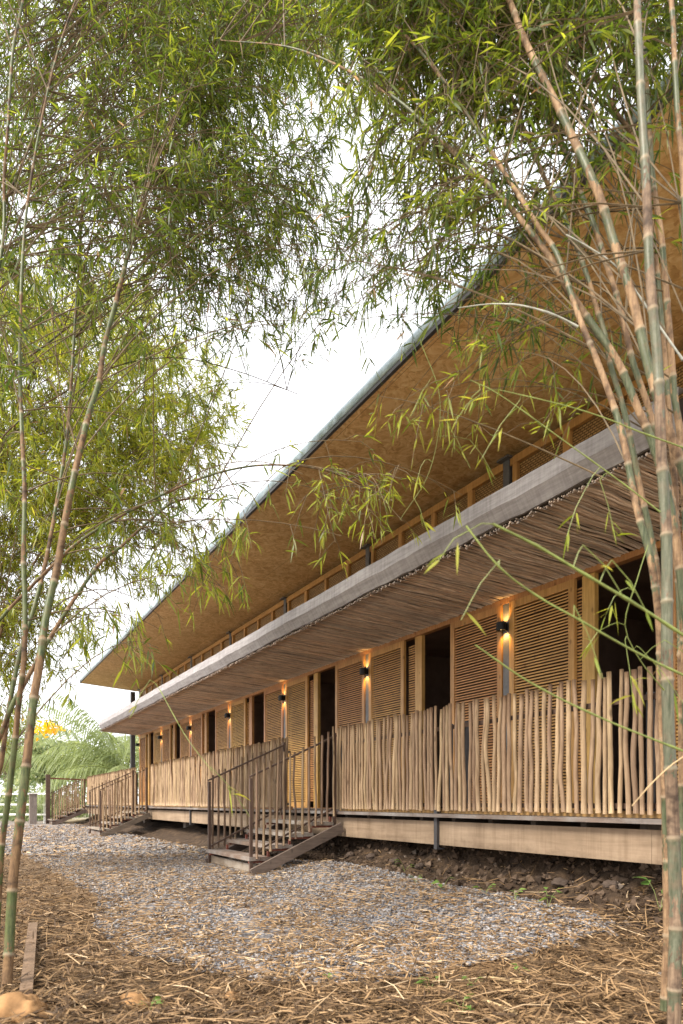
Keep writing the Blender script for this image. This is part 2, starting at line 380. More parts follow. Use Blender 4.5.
def tube_np(pts, rad, k):
    n = len(pts); T = np.gradient(pts, axis=0); T /= np.linalg.norm(T, axis=1)[:, None] + 1e-12
    ref = np.array((0.31, 0.95, 0.05)) if abs(T[0, 2]) > 0.7 else np.array((0., 0., 1.))
    A = np.cross(T, ref); A /= np.linalg.norm(A, axis=1)[:, None] + 1e-12
    B = np.cross(T, A)
    th = np.arange(k) * 2 * math.pi / k
    V = pts[:, None, :] + rad[:, None, None] * (np.cos(th)[None, :, None] * A[:, None, :] + np.sin(th)[None, :, None] * B[:, None, :])
    i = np.arange(n - 1)[:, None] * k; j = np.arange(k)[None, :]; j2 = (j + 1) % k
    F = np.stack([i + j, i + k + j, i + k + j2, i + j2], -1).reshape(-1, 4)
    return V.reshape(-1, 3), F


def spline(pts, step=0.06):
    pts = [np.asarray(p, float) for p in pts]
    ext = [2 * pts[0] - pts[1]] + pts + [2 * pts[-1] - pts[-2]]
    outp = []
    for i in range(1, len(ext) - 2):
        p0, p1, p2, p3 = ext[i - 1:i + 3]; m = max(2, int(np.linalg.norm(p2 - p1) / step))
        for q in range(m):
            u = q / m
            outp.append(0.5 * ((2 * p1) + (-p0 + p2) * u + (2 * p0 - 5 * p1 + 4 * p2 - p3) * u * u + (-p0 + 3 * p1 - 3 * p2 + p3) * u ** 3))
    outp.append(pts[-1]); return np.array(outp)


def fbm(x, y, z=0.0): return mnoise.fractal(Vector((x, y, z)), 0.9, 2.0, 4)
def smooth(a, b, x): t = min(1, max(0, (x - a) / (b - a))); return t * t * (3 - 2 * t)


# ------------------------------------------------------------------ ground
def on_ground(px, py, z=0.03):
    return P(px, py, (EYE - z) * 683.0 / (py - 802))[:2]


EDGE = [(-90, 858), (20, 858), (62, 880), (98, 900), (94, 925), (118, 946), (190, 960), (262, 972), (335, 976), (400, 968), (470, 958), (545, 948), (600, 940), (618, 931),
        (600, 917), (545, 902), (480, 888), (420, 878), (340, 864)]
EDGEZ = {(600, 917): 0.13, (545, 902): 0.17, (480, 888): 0.19, (420, 878): 0.19, (340, 864): 0.2, (618, 931): 0.06}
GPOLY = [tuple(on_ground(*e, EDGEZ.get(e, 0.03))) for e in EDGE] + [(3.7, 9.5), (3.7, 40), (-14, 60), (-24, 40)]


def hit(px, py):
    D = 2.0
    while D < 40:
        p = P(px, py, D)
        if p[2] <= gheight(p[0], p[1]): return p[0], p[1]
        D += 0.02
    return on_ground(px, py)


def in_poly(x, y, poly=GPOLY):
    c = False; j = len(poly) - 1
    for i in range(len(poly)):
        xi, yi = poly[i]; xj, yj = poly[j]
        if (yi > y) != (yj > y) and x < (xj - xi) * (y - yi) / (yj - yi) + xi: c = not c
        j = i
    return c


def dist_poly(x, y):
    best = 1e9
    for i in range(len(GPOLY)):
        x1, y1 = GPOLY[i]; x2, y2 = GPOLY[(i + 1) % len(GPOLY)]
        dx, dy = x2 - x1, y2 - y1; u = max(0, min(1, ((x - x1) * dx + (y - y1) * dy) / (dx * dx + dy * dy)))
        best = min(best, math.hypot(x - x1 - u * dx, y - y1 - u * dy))
    return best


def gheight(x, y):
    r = math.hypot(x, y)
    z = 0.10 * smooth(3.0, 9, y) - 0.02 + (0.17 - 0.10 * smooth(6, 10, y)) * smooth(2.7, 4.1, x) * smooth(2.2, 3.6, y)
    bank = smooth(4.0, 4.95, x + 0.12 * fbm(x * 2, y * 2, 3)) * (0.40 - 0.15 * smooth(7, 14, y)) * smooth(-1, 2, y) * (1 - smooth(29.5, 31, y)) * (1 - smooth(13, 15, x))
    z += bank
    if r < 30:
        ins = in_poly(x, y); d = dist_poly(x, y)
        if ins: z += 0.015 * fbm(x * 1.1, y * 1.1)
        else:
            k = smooth(0, 0.25, d)
            z += k * (0.035 * fbm(x * 2.3, y * 2.3, 1) + 0.03 * fbm(x * 7, y * 7, 2)) - 0.03 * smooth(0, 0.12, d)
            Xc = x * CA - y * SA
            if Xc < 0: z += 0.10 * smooth(0.05, 0.5, d) * smooth(-0.5, -1.6, Xc) * (1 - smooth(5, 9, y))
        if bank > 0.02: z += (0.07 * fbm(x * 3.5, y * 3.5, 5) + 0.05 * fbm(x * 11, y * 11, 6)) * min(1, bank * 5)
    return z


def make_ground():
    xs = np.concatenate([np.array([-220, -150, -100, -70, -50, -36, -26, -19, -14, -10, -7]), np.arange(-5, 7.01, 0.06), np.array([7.5, 8.5, 10, 13, 18, 26, 40, 70, 120, 220])])
    ys = np.concatenate([np.array([-60, -30, -15, -8, -4, -2, -1]), np.arange(-0.5, 9, 0.06), np.arange(9, 30, 0.5), np.array([32, 36, 42, 50, 62, 80, 110, 150, 220, 320])])
    V = [(x, y, gheight(x, y)) for y in ys for x in xs]
    n = len(xs); i = np.arange(len(ys) - 1)[:, None] * n; j = np.arange(n - 1)[None, :]
    F = np.stack([i + j, i + j + 1, i + n + j + 1, i + n + j], -1).reshape(-1, 4)
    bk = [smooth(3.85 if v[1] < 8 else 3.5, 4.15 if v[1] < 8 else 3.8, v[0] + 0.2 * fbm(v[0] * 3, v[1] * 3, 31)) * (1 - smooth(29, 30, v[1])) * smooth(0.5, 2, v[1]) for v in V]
    lw = [max(smooth(-4.0, -7.0, v[0]), smooth(30, 34, v[1]), smooth(-1, -3, v[1])) for v in V]
    o = npmesh('ground', np.array(V), F, GROUND, smooth=True, attrs={'bank': bk, 'bounce_yard': lw}); o['kind'] = 'structure'
    # the gravel bed: its own sheet a few millimetres above the soil
    V = []; F = []; idx = {}
    def vid(x, y):
        k = (round(x, 3), round(y, 3))
        if k not in idx:
            idx[k] = len(V); V.append((x, y, gheight(x, y) + 0.006))
        return idx[k]
    def cell(x, y, s):
        cx, cy = x + s / 2, y + s / 2
        if in_poly(cx + 0.08 * fbm(cx * 3, cy * 3, 9), cy + 0.08 * fbm(cx * 3, cy * 3, 12)):
            F.append((vid(x, y), vid(x + s, y), vid(x + s, y + s), vid(x, y + s)))
    for a in np.arange(-5, 5, 0.06):
        for b in np.arange(1.5, 9, 0.06): cell(float(a), float(b), 0.06)
    for a in np.arange(-24, 4, 0.5):
        for b in np.arange(9, 58, 0.5): cell(float(a), float(b), 0.5)
    o = npmesh('gravel_path', np.array(V), np.array(F), GRAVEL, smooth=True); o['kind'] = 'structure'


make_ground()


def scatter_pebbles():
    base = np.array([(1, 0, 0), (-1, 0, 0), (0, 1, 0), (0, -1, 0), (0, 0, 1), (0, 0, -1), (0.7, 0.7, 0.25), (-0.7, 0.6, 0.3)], float)
    ico = np.array([(0, 2, 4), (2, 1, 4), (1, 3, 4), (3, 0, 4), (2, 0, 5), (1, 2, 5), (3, 1, 5), (0, 3, 5)])
    base = base[:6]
    V = []; F = []; A = []; cnt = 0
    while cnt < 24000:
        D = 3.6 + 9.5 * random.random() ** 1.25; X = random.uniform(-0.62, 0.62) * D
        x = X * CA + D * SA; y = -X * SA + D * CA
        if not in_poly(x, y): continue
        dd = dist_poly(x, y)
        cl = fbm(x * 1.2, y * 1.2, 40)
        if random.random() > 0.45 + 0.9 * cl + 0.25 * (dd < 0.3): continue
        s = (0.005 + 0.012 * random.random() ** 1.6) * (1 + 0.03 * D)
        R = rng.normal(size=(3, 3)); Q, _ = np.linalg.qr(R)
        pts = (base * rng.uniform(0.6, 1.25, (6, 1))) @ Q * s; pts[:, 2] *= 0.75
        V.append(pts + np.array((x, y, gheight(x, y) + 0.006 + s * 0.35))); F.append(ico + 6 * cnt); A += [random.random()] * 6; cnt += 1
    far = 0
    while far < 7000:
        D = 11 + 14 * random.random(); X = random.uniform(-0.52, -0.12) * D
        x = X * CA + D * SA; y = -X * SA + D * CA
        if not in_poly(x, y): continue
        s = random.uniform(0.014, 0.032); Q, _ = np.linalg.qr(rng.normal(size=(3, 3))); pts = (base * rng.uniform(0.6, 1.25, (6, 1))) @ Q * s; pts[:, 2] *= 0.75
        V.append(pts + np.array((x, y, gheight(x, y) + 0.006 + s * 0.3))); F.append(ico + 6 * (cnt + far)); A += [random.random() ** 0.8] * 6; far += 1
    o = npmesh('gravel_stones', np.concatenate(V), np.concatenate(F), PEB, None, {'tint': A}); o['kind'] = 'stuff'
    tag(o, 'blue grey crushed stones covering the path in front of the stairs', 'gravel')


scatter_pebbles()


def scatter_clods():
    base = np.array([(1, 0, 0), (-1, 0, 0), (0, 1, 0), (0, -1, 0), (0, 0, 1), (0, 0, -1)], float)
    ico = np.array([(0, 2, 4), (2, 1, 4), (1, 3, 4), (3, 0, 4), (2, 0, 5), (1, 2, 5), (3, 1, 5), (0, 3, 5)])
    V = []; F = []; A = []; cnt = 0
    while cnt < 5200:
        x = random.uniform(3.95, 5.3); y = 2.2 + 9 * random.random() ** 1.4
        if in_poly(x, y): continue
        s = random.uniform(0.008, 0.022) + 0.035 * random.random() ** 6
        Q, _ = np.linalg.qr(rng.normal(size=(3, 3))); pts = (base * rng.uniform(0.6, 1.3, (6, 1))) @ Q * s
        V.append(pts + np.array((x, y, gheight(x, y) + s * 0.3))); F.append(ico + 6 * cnt); A += [random.random()] * 6; cnt += 1
    o = npmesh('soil_clods', np.concatenate(V), np.concatenate(F), CLOD, None, {'tint': A}); o['kind'] = 'stuff'
    tag(o, 'crumbled brown clods and small rubble on the bank under the deck', 'clods')


scatter_clods()

# ------------------------------------------------------------------ leaves
def leaf_arrays(B, Dr, N, L, Wd, droop):
    """lance-shaped leaves: six points, four triangles each"""
    n = len(B); Sd = np.cross(Dr, N); Sd /= np.linalg.norm(Sd, axis=1)[:, None] + 1e-9; N2 = np.cross(Sd, Dr)
    def at(u, side, w, fold):
        p = B + Dr * (L * u)[:, None] + Sd * (side * w * Wd)[:, None] + N2 * (fold * Wd)[:, None]
        p[:, 2] -= L * droop * u * u
        return p
    o = np.ones(n)
    V = np.stack([at(0, 0 * o, 0, 0), at(0.28, o, 0.5, 0.12), at(0.28, -o, 0.5, 0.12), at(0.62, o, 0.40, 0.08), at(0.62, -o, 0.40, 0.08), at(1.0, 0 * o, 0, 0)], 1)
    f = np.array([(0, 2, 1), (1, 2, 4), (1, 4, 3), (3, 4, 5)])
    F = (np.arange(n)[:, None, None] * 6 + f[None]).reshape(-1, 3)
    return V.reshape(-1, 3), F


def unit(v): return v / (np.linalg.norm(v, axis=-1, keepdims=True) + 1e-9)


def scatter_litter():
    B = []; Dr = []; L = []; Wd = []; T = []
    cnt = 0
    tries = 0
    while cnt < 72000 and tries < 900000:
        tries += 1
        D = 2.3 + 9.0 * random.random() ** 1.45; X = random.uniform(-0.66, 0.66) * D
        x = X * CA + D * SA; y = -X * SA + D * CA
        if x > 4.6 or (x > 3.9 and y > 3.4 and random.random() < 0.8): continue
        ins = in_poly(x, y); d = dist_poly(x, y)
        if ins:
            cl = fbm(x * 1.4, y * 1.4, 20)
            pr = 0.78 + 0.8 * cl + 0.5 * (1 - smooth(0, 0.3, d))
        else: pr = 0.8 + 0.6 * fbm(x * 1.8, y * 1.8, 23)
        if random.random() > pr: continue
        z = gheight(x, y) + 0.008 + (random.random() ** 2 * (0.05 if not ins else 0.02))
        a = random.uniform(0, 2 * math.pi); tl = random.gauss(0.03, 0.22 if not ins else 0.13)
        B.append((x, y, z)); Dr.append((math.cos(a), math.sin(a), tl)); L.append(random.uniform(0.05, 0.135)); Wd.append(random.uniform(0.005, 0.0115))
        T.append(min(1, max(0, random.gauss(0.26 + (0.27 if ins else 0.0), 0.27)))); cnt += 1
    far = 0
    while far < 3500:
        D = 10.5 + 14 * random.random(); X = random.uniform(-0.52, -0.10) * D
        x = X * CA + D * SA; y = -X * SA + D * CA
        if not in_poly(x, y): continue
        a = random.uniform(0, 6.28); B.append((x, y, gheight(x, y) + 0.02)); Dr.append((math.cos(a), math.sin(a), random.gauss(0.05, 0.15))); L.append(random.uniform(0.08, 0.2)); Wd.append(random.uniform(0.012, 0.03)); T.append(random.uniform(0.3, 1)); far += 1; cnt += 1
    B = np.array(B); Dr = unit(np.array(Dr)); N = unit(np.stack([rng.normal(0, 0.45, cnt), rng.normal(0, 0.45, cnt), np.ones(cnt)], 1))
    V, F = leaf_arrays(B, Dr, N, np.array(L), np.array(Wd), rng.uniform(-0.05, 0.12, cnt))
    o = npmesh('leaf_litter', V, F, DRY, None, {'tint': np.repeat(T, 6)}); o['kind'] = 'stuff'
    tag(o, 'dry brown bamboo leaves strewn over soil and gravel', 'leaf litter')
    mb = MB()                                           # dry straw and twigs among them
    for _ in range(1100):
        for _t in range(50):
            D = 2.3 + 4.5 * random.random() ** 1.3; X = random.uniform(-0.62, 0.62) * D
            x = X * CA + D * SA; y = -X * SA + D * CA
            if x < 4.3 and (not in_poly(x, y) or random.random() < 0.05): break
        a = random.uniform(0, math.pi); l = random.uniform(0.10, 0.40)
        p = np.array((x, y, gheight(x, y) + random.uniform(0.012, 0.05))); dd = np.array((math.cos(a), math.sin(a), random.gauss(0, 0.10)))
        q = p + dd * l; q[2] = max(q[2], gheight(q[0], q[1]) + 0.012)
        mid = (p + q) / 2 + rng.normal(0, 0.012, 3)
        mb.tube([p, mid, q], [0.003, 0.0032, 0.002], 4, min(1, max(0, random.gauss(0.62, 0.22))))
    o = mb.build('dry_straw', DRY); o['kind'] = 'stuff'; tag(o, 'thin dry stalks lying among the fallen bamboo leaves', 'straw')


scatter_litter()

# ------------------------------------------------------------------ the long house
Z_DECK = 0.83
T0, T1, PER, TP = 2.95, 26.62, 3.34, 6.46
WALLX = 6.0
house = thing('house', 'long timber and steel lodge with strand board eaves, louvred shutters and raised deck', 'house', (7, 14.8, 0))

wl = MB()
wl.box(9.0, 9.1, T0, T1, 0.55, 5.25); wl.box(6.05, 9.0, T0 - 0.08, T0, 0.55, 5.25)
wl.box(6.05, 9.1, T1 - 0.02, T1 + 0.06, 0.55, 5.25); wl.box(6.06, 9.0, T0, T1 - 0.02, 3.53, 3.60)
for k in range(0, 7): wl.box(6.12, 8.99, TP + PER * k - 0.04, TP + PER * k + 0.04, 0.83, 3.529)
wl.box(9.1, 12.0, T0, T0 + 0.1, 0.55, 5.25); wl.box(11.9, 12.0, T0 + 0.1, T1, 0.55, 5.25)
wl.build('wall', DARKW, house)

dk = MB(); yy = T0
for i in range(14):
    a = 4.20 + i * 0.132; dk.box(a, a + 0.126, T0, 29.3, 0.795 - 0.002 * (i % 3), Z_DECK - 0.002 * ((i * 7) % 3))
dk.box(6.05, 8.99, T0 + 0.01, T1 - 0.03, 0.78, 0.828)
deck = dk.build('deck', DECKW, house)
js = MB()
y = T0 + 0.3
while y < 29.2: js.box(4.36, 6.6, y, y + 0.06, 0.66, 0.792); y += 0.55
js.build('joist', CEILB, deck)
br = MB()
edges = [T0, 3.16, 7.4, 11.7, 16.0, 20.3, 24.6, 29.3]
for a, b in zip(edges[:-1], edges[1:]): br.box(4.29, 4.345, a + 0.003, b, 0.51, 0.752)
br.build('edge_beam', BEAMM, house)
for y0 in (5.62, 12.9, 14.2, 20.7, 23.9):
    b = MB(); b.box(4.255, 4.287, y0, y0 + 0.05, 0.48, 0.90); b.box(4.255, 4.36, y0 + 0.001, y0 + 0.049, 0.465, 0.479)
    b.build('deck_bracket', STEEL, house)
for k in range(7):
    y0 = 3.6 + k * 4.2; b = MB(); b.box(4.75, 4.95, y0, y0 + 0.2, -0.3, 0.66); b.build('footing', GREYROCK, house)

for k in range(-1, 7):
    y0 = TP + PER * k
    if y0 < T0 + 0.02: continue
    b = MB(); b.box(5.968, 6.03, y0 - 0.055, y0 + 0.055, 0.832, 5.22); b.box(5.90, 6.06, y0 - 0.10, y0 + 0.10, 5.221, 5.245)
    b.build('steel_column', COLSTEEL, house)
b = MB(); b.box(5.82, 5.98, 27.22, 27.40, -0.1, 5.25); b.build('steel_column', STEEL, house)


def shutter_meshes():
    W_, H_ = 1.03, 2.59
    f = MB()
    f.box(0, 0.045, 0, 0.085, 0, H_); f.box(0, 0.045, W_ - 0.085, W_, 0, H_)
    f.box(0.002, 0.043, 0.085, W_ - 0.085, 0, 0.11); f.box(0.002, 0.043, 0.085, W_ - 0.085, H_ - 0.09, H_)
    s = MB(); z = 0.125
    while z < H_ - 0.105:
        w0, w1 = 0.0855, W_ - 0.0855; dz = random.uniform(-0.002, 0.002); ty = random.uniform(-0.003, 0.003)
        s._add([(0.010, w0, z + dz), (0.034, w0, z + 0.013 + dz), (0.034, w0, z + 0.026 + dz), (0.010, w0, z + 0.018 + dz),
                (0.010, w1, z + dz + ty), (0.034, w1, z + 0.013 + dz + ty), (0.034, w1, z + 0.026 + dz + ty), (0.010, w1, z + 0.018 + dz + ty)],
               [(0, 1, 2, 3), (7, 6, 5, 4), (0, 4, 5, 1), (1, 5, 6, 2), (2, 6, 7, 3), (3, 7, 4, 0)], random.random())
        z += 0.036
    return f, s


fproto, sproto = shutter_meshes()
f0 = fproto.build('shutter', FRAMEW); s0 = sproto.build('louvre', SLATW)
COL.objects.unlink(f0); COL.objects.unlink(s0)
for k in range(-1, 7):
    y0 = TP + PER * k
    places = []
    if y0 > T0 and k < 6: places.append(y0 + 0.068)
    if y0 - 1.1 > T0: places.append(y0 - 0.068 - 1.03)
    for yy in places:
        f = f0.copy(); link(f, house); f.location = Vector((5.955, yy, 0.842)) - Vector((7, 14.8, 0))
        s = s0.copy(); link(s, f)
    if k >= -1 and k < 6:
        b = MB(); ja = y0 + (0.595 if k == -1 else 0.543 + 0.012 * ((k * 5) % 4)) * PER; b.box(5.985, 6.045, ja, ja + 0.17, 0.842, 3.432); b.build('door_jamb', FRAMEW, house)
        sl = s0.copy(); link(sl, house); sl.location = Vector((6.0, ja + 0.10, 0.842)) - Vector((7, 14.8, 0)); sl.scale = (0.6, 0.28, 1); sl.name = 'louvre_strip'
hd = MB(); hd.box(5.96, 6.05, T0, T1, 3.434, 3.50); hd.box(5.955, 6.045, T0, T1, 0.832, 0.84); hd.build('header_rail', FRAMEW, house)

# clerestory of woven mats above the canopy
cl = MB(); cl.box(6.035, 6.05, T0, T1, 3.62, 5.235); clo = cl.build('upper_wall', WEAVE, house)
st = MB(); y = T0
kk = 0
while y < T1:
    st.box(5.985, 6.034, y, y + (0.10 if kk % 2 else 0.075), 3.62, 5.135); y += PER / 4; kk += 1
st.box(5.982, 6.034, T0, T1, 5.137, 5.234); st.box(5.982, 6.034, T0, T1, 3.605, 3.618)
st.build('stud_frame', FRAMEW, clo)

# canopy: bleached twigs under a weathered sheet edge
cf = MB()
ys = np.arange(3.1, T1 + 0.01, 0.18)
rows = []
for i, yv in enumerate(ys):
    j1 = 0.012 * fbm(yv * 1.7, 3.3); j2 = 0.016 * fbm(yv * 2.9, 7.7)
    rows.append([(4.60, yv, 3.935 + j2 * 0.5), (4.50 + j1, yv, 3.932 + j2 * 0.5), (4.493 + j1, yv, 3.775 + j2), (4.50 + j1, yv, 3.765 + j2), (4.575, yv, 3.645 + j2 * 1.2), (4.60, yv, 3.645 + j2 * 1.2)])
base = len(cf.V); nn = 6
vs = [v for r in rows for v in r]
fs = [(a * nn + b, a * nn + b + 1, (a + 1) * nn + b + 1, (a + 1) * nn + b) for a in range(len(rows) - 1) for b in range(nn - 1)]
cf._add(vs, fs)
top = MB()
top._add([(4.60, 3.1, 3.90), (6.03, 3.1, 3.90), (6.03, T1, 3.90), (4.60, T1, 3.90), (4.60, 3.1, 3.64), (6.03, 3.1, 3.56), (6.03, T1, 3.56), (4.60, T1, 3.64)],
         [(0, 1, 2, 3), (7, 6, 5, 4), (0, 4, 5, 1), (1, 5, 6, 2), (2, 6, 7, 3), (3, 7, 4, 0)])
canopy = top.build('canopy', CEILB, house)
cf.build('canopy_fascia', SHEET, canopy)
tw = MB(); yv = 3.08
while yv < T1 - 0.02:
    lay = random.random(); r = random.uniform(0.006, 0.0135); front = 4.56 - random.uniform(-0.03, 0.03)
    skew = random.gauss(0, 0.035); pts = []; rad = []; wph = random.uniform(0, 90)
    nseg = 7
    for q in range(nseg):
        u = q / (nseg - 1); x = front + (5.985 - front) * u
        z = 3.615 - 0.085 * (x - 4.5) / 1.5 - 0.022 * lay - r
        pts.append((x, yv + skew * u + 0.035 * mnoise.noise(Vector((x * 1.7, yv * 0.8, 4))) + 0.018 * mnoise.noise(Vector((x * 3, wph, 1))), z + 0.016 * mnoise.noise(Vector((x * 2.6, yv * 2, wph * 0.02))))); rad.append(r * random.uniform(0.8, 1.2) * (1.05 - 0.35 * abs(u - random.choice((0.2, 0.8)))))
    tw.tube(pts, rad, 6, random.random()); yv += random.uniform(0.007, 0.018)
tw.build('twig_lining', TWIG, canopy, smooth=True)

# roof with strand board soffit and galvanised edge
RY0 = 0.6
corner = [(3.83, RY0), (12.6, RY0), (12.6, 28.9), (6.0, 27.45), (3.83, 26.63)]
rf = MB(); rf.prism([(3.93, RY0 + .05), (12.55, RY0 + .05), (12.55, 28.8), (6.0, 27.38), (3.93, 26.58)], 5.345, 5.50)
roof = rf.build('roof', ROOFM, house)
sf = MB()
def so(x): return 5.335 - 0.035 * (min(x, 6.2) - 3.83) / 2.2
poly = [(3.86, RY0), (12.5, RY0), (12.5, 28.75), (6.0, 27.40), (3.86, 26.60)]
sf._add([(x, yv, so(x)) for x, yv in poly] + [(x, yv, so(x) + 0.008) for x, yv in poly], [(4, 3, 2, 1, 0), (5, 6, 7, 8, 9)] + [(i, (i + 1) % 5, 5 + (i + 1) % 5, 5 + i) for i in range(5)])
sf.build('soffit', OSB, roof)
fa = MB()
ys = np.arange(RY0, 26.64, 0.12); rows = []
for i, yv in enumerate(ys):
    j = 0.004 * fbm(yv * 1.3, 1.0) + 0.002 * math.sin(yv * 9)
    rows.append([(3.95, yv, 5.515), (3.85 + j, yv, 5.51), (3.815 + j * 1.5, yv, 5.44), (3.825 + j, yv, 5.372), (3.83, yv, 5.368)])
vs = [v for r in rows for v in r]
fa._add(vs, [(a * 5 + b, a * 5 + b + 1, (a + 1) * 5 + b + 1, (a + 1) * 5 + b) for a in range(len(rows) - 1) for b in range(4)])
fa.build('fascia', GALV, roof, smooth=True)
lp = MB(); lp.box(3.832, 3.872, RY0, 26.62, 5.325, 5.366); lp.bar((3.84, 26.64, 5.40), (6.0, 27.46, 5.385), 0.03, 0.14)
lp.build('drip_edge', STEEL, roof)

# ------------------------------------------------------------------ wall lamps (lit)
where = ['nearest and largest in view', 'second nearest, right of the nearest stairs',
         'third nearest, above the nearest stairs', 'fourth nearest, left of the nearest stairs', 'fifth nearest in the row',
         'second from the far end', 'smallest, at the far end']
for k in range(7):
    y0 = TP + PER * k; zc = 3.135
    t = thing('wall_lamp', 'lit black up and down wall lamp ' + where[k], 'wall lamp', (5.93, y0, zc), 'lit wall lamps on the steel columns')
    b = MB(); k_ = 20
    for (ra, za, rb, zb) in ((0.056, -0.05, 0.056, 0.05), (0.056, 0.05, 0.047, 0.05), (0.047, 0.05, 0.047, -0.05), (0.047, -0.05, 0.056, -0.05)):
        for q in range(k_):
            t0_, t1_ = 2 * math.pi * q / k_, 2 * math.pi * (q + 1) / k_; xc = 5.885
            b._add([(xc + ra * math.cos(t0_), y0 + ra * math.sin(t0_) * 1.15, zc + za), (xc + ra * math.cos(t1_), y0 + ra * math.sin(t1_) * 1.15, zc + za), (xc + rb * math.cos(t1_), y0 + rb * math.sin(t1_) * 1.15, zc + zb), (xc + rb * math.cos(t0_), y0 + rb * math.sin(t0_) * 1.15, zc + zb)], [(0, 1, 2, 3)])
    b.build('lamp_body', BLACK, t)
    b = MB(); b.box(5.942, 5.9675, y0 - 0.03, y0 + 0.03, zc - 0.045, zc + 0.045); b.build('wall_bracket', BLACK, t)
    for sg in (-1, 1):
        b = MB(); a = zc + sg * 0.05; b.box(5.855, 5.915, y0 - 0.033, y0 + 0.033, a - 0.02 * sg - 0.001, a - 0.02 * sg + 0.001); b.build('lens', BULB, t)
        l = bpy.data.lights.new('lamp_light', 'SPOT'); l.energy = 4.2 if sg > 0 else 5.5; l.color = (1, 0.53, 0.13); l.spot_size = math.radians(105); l.spot_blend = 0.9; l.shadow_soft_size = 0.012
        lo = bpy.data.objects.new('lamp_light', l); link(lo, t); lo.location = (-0.035, 0, sg * 0.064)
        lo.rotation_euler = Vector((0.75, 0, sg)).to_track_quat('-Z', 'Y').to_euler()

# ------------------------------------------------------------------ railings of peeled sticks
def stick_mesh(h, i):
    mb = MB(); pts = []; rad = []; n = 13; ph = random.uniform(0, 9); amp = random.choice((0.005, 0.008, 0.012, 0.019)); r0 = random.uniform(0.016, 0.0235)
    kx = random.uniform(0.2, 0.8); ka = random.choice((-1, 1)) * random.choice((0.002, 0.006, 0.012, 0.024))
    for q in range(n):
        u = q / (n - 1)
        kink = ka * math.exp(-((u - kx) / 0.16) ** 2)
        pts.append((amp * mnoise.noise(Vector((ph, u * 2.2, 0))), amp * 1.5 * mnoise.noise(Vector((ph, u * 2.6, 5))) + kink, u * h))
        rad.append(r0 * (1.04 - 0.14 * u) * (1 + 0.16 * mnoise.noise(Vector((ph, u * 7, 9)))))
    mb.tube(pts, rad, 9); return mb.build('picket', PICKET, None, True)


STICKS = []
for i in range(26):
    o = stick_mesh(1.05, i); COL.objects.unlink(o); STICKS.append(o)


THIN = []
for o in STICKS[:14]:
    q = o.copy(); q.data = o.data.copy(); q.data.materials[0] = STAIRSTICK; THIN.append(q)


def put_picket(parent, loc, sc=1.0, th=1.0):
    o = random.choice(STICKS if th == 1.0 else THIN).copy(); link(o, parent)
    o.location = Vector(loc) - Vector(ORIGIN[parent.name]); o.rotation_euler = (random.gauss(0, 0.014), random.gauss(0, 0.008), random.choice((0, 0, 0, math.pi)) + random.gauss(0, 0.25))
    o.scale = (th, th, sc); return o


RX = 4.26
sections = [(2.98, 5.28, 'nearest, ending behind the thick bamboo'), (5.28, 7.78, 'right beside the nearest stairs'),
            (9.28, 12.0, 'seen behind the nearest handrails'), (12.0, 14.8, 'midway between nearest and second stairs'), (14.8, 17.62, 'just right of the second stairs'),
            (19.3, 22.0, 'just left of the second stairs'), (22.0, 24.9, 'midway between second and third stairs'), (24.9, 27.6, 'beside the farthest stairs')]
for a, b_, lab in sections:
    t = thing('stick_railing', 'railing section of pale peeled sticks ' + lab, 'railing', (RX, (a + b_) / 2, Z_DECK), 'railing sections along the deck edge')
    r = MB(); r.box(RX + 0.028, RX + 0.053, a, b_, 1.68, 1.72); r.build('top_rail', STEELB, t)
    r = MB(); r.box(RX + 0.028, RX + 0.05, a, b_, 0.90, 0.94); r.build('bottom_rail', STEELB, t)
    r = MB(); r.box(RX + 0.06, RX + 0.09, a, b_, 0.834, 0.885); r.build('kick_board', RAILW, t)
    for pv in (a + 0.20, b_ - 0.05):
        r = MB(); r.box(RX + 0.0535, RX + 0.0935, pv, pv + 0.045, 0.8855, 1.74); r.box(RX + 0.02, RX + 0.095, pv - 0.02, pv + 0.065, 0.8265, 0.8335); r.build('post', STEEL, t)
    y = a + 0.03
    while y < b_ - 0.02:
        put_picket(t, (RX + random.uniform(-0.006, 0.004), y, 0.862 + random.uniform(-0.006, 0.008)), random.uniform(0.982, 1.016)); y += random.uniform(0.058, 0.076)
t = thing('stick_railing', 'short return railing at the right end of the deck behind the thick bamboo', 'railing', (4.4, 2.96, Z_DECK), 'railing sections along the deck edge')
r = MB(); r.box(4.32, 5.9, 2.972, 2.995, 1.68, 1.72); r.build('top_rail', STEELB, t)
r = MB(); r.box(4.32, 5.9, 2.972, 2.995, 0.90, 0.94); r.build('bottom_rail', STEELB, t)
x = 4.33
while x < 5.9: put_picket(t, (x, 2.955, 0.865), random.uniform(0.97, 1.02)); x += 0.077

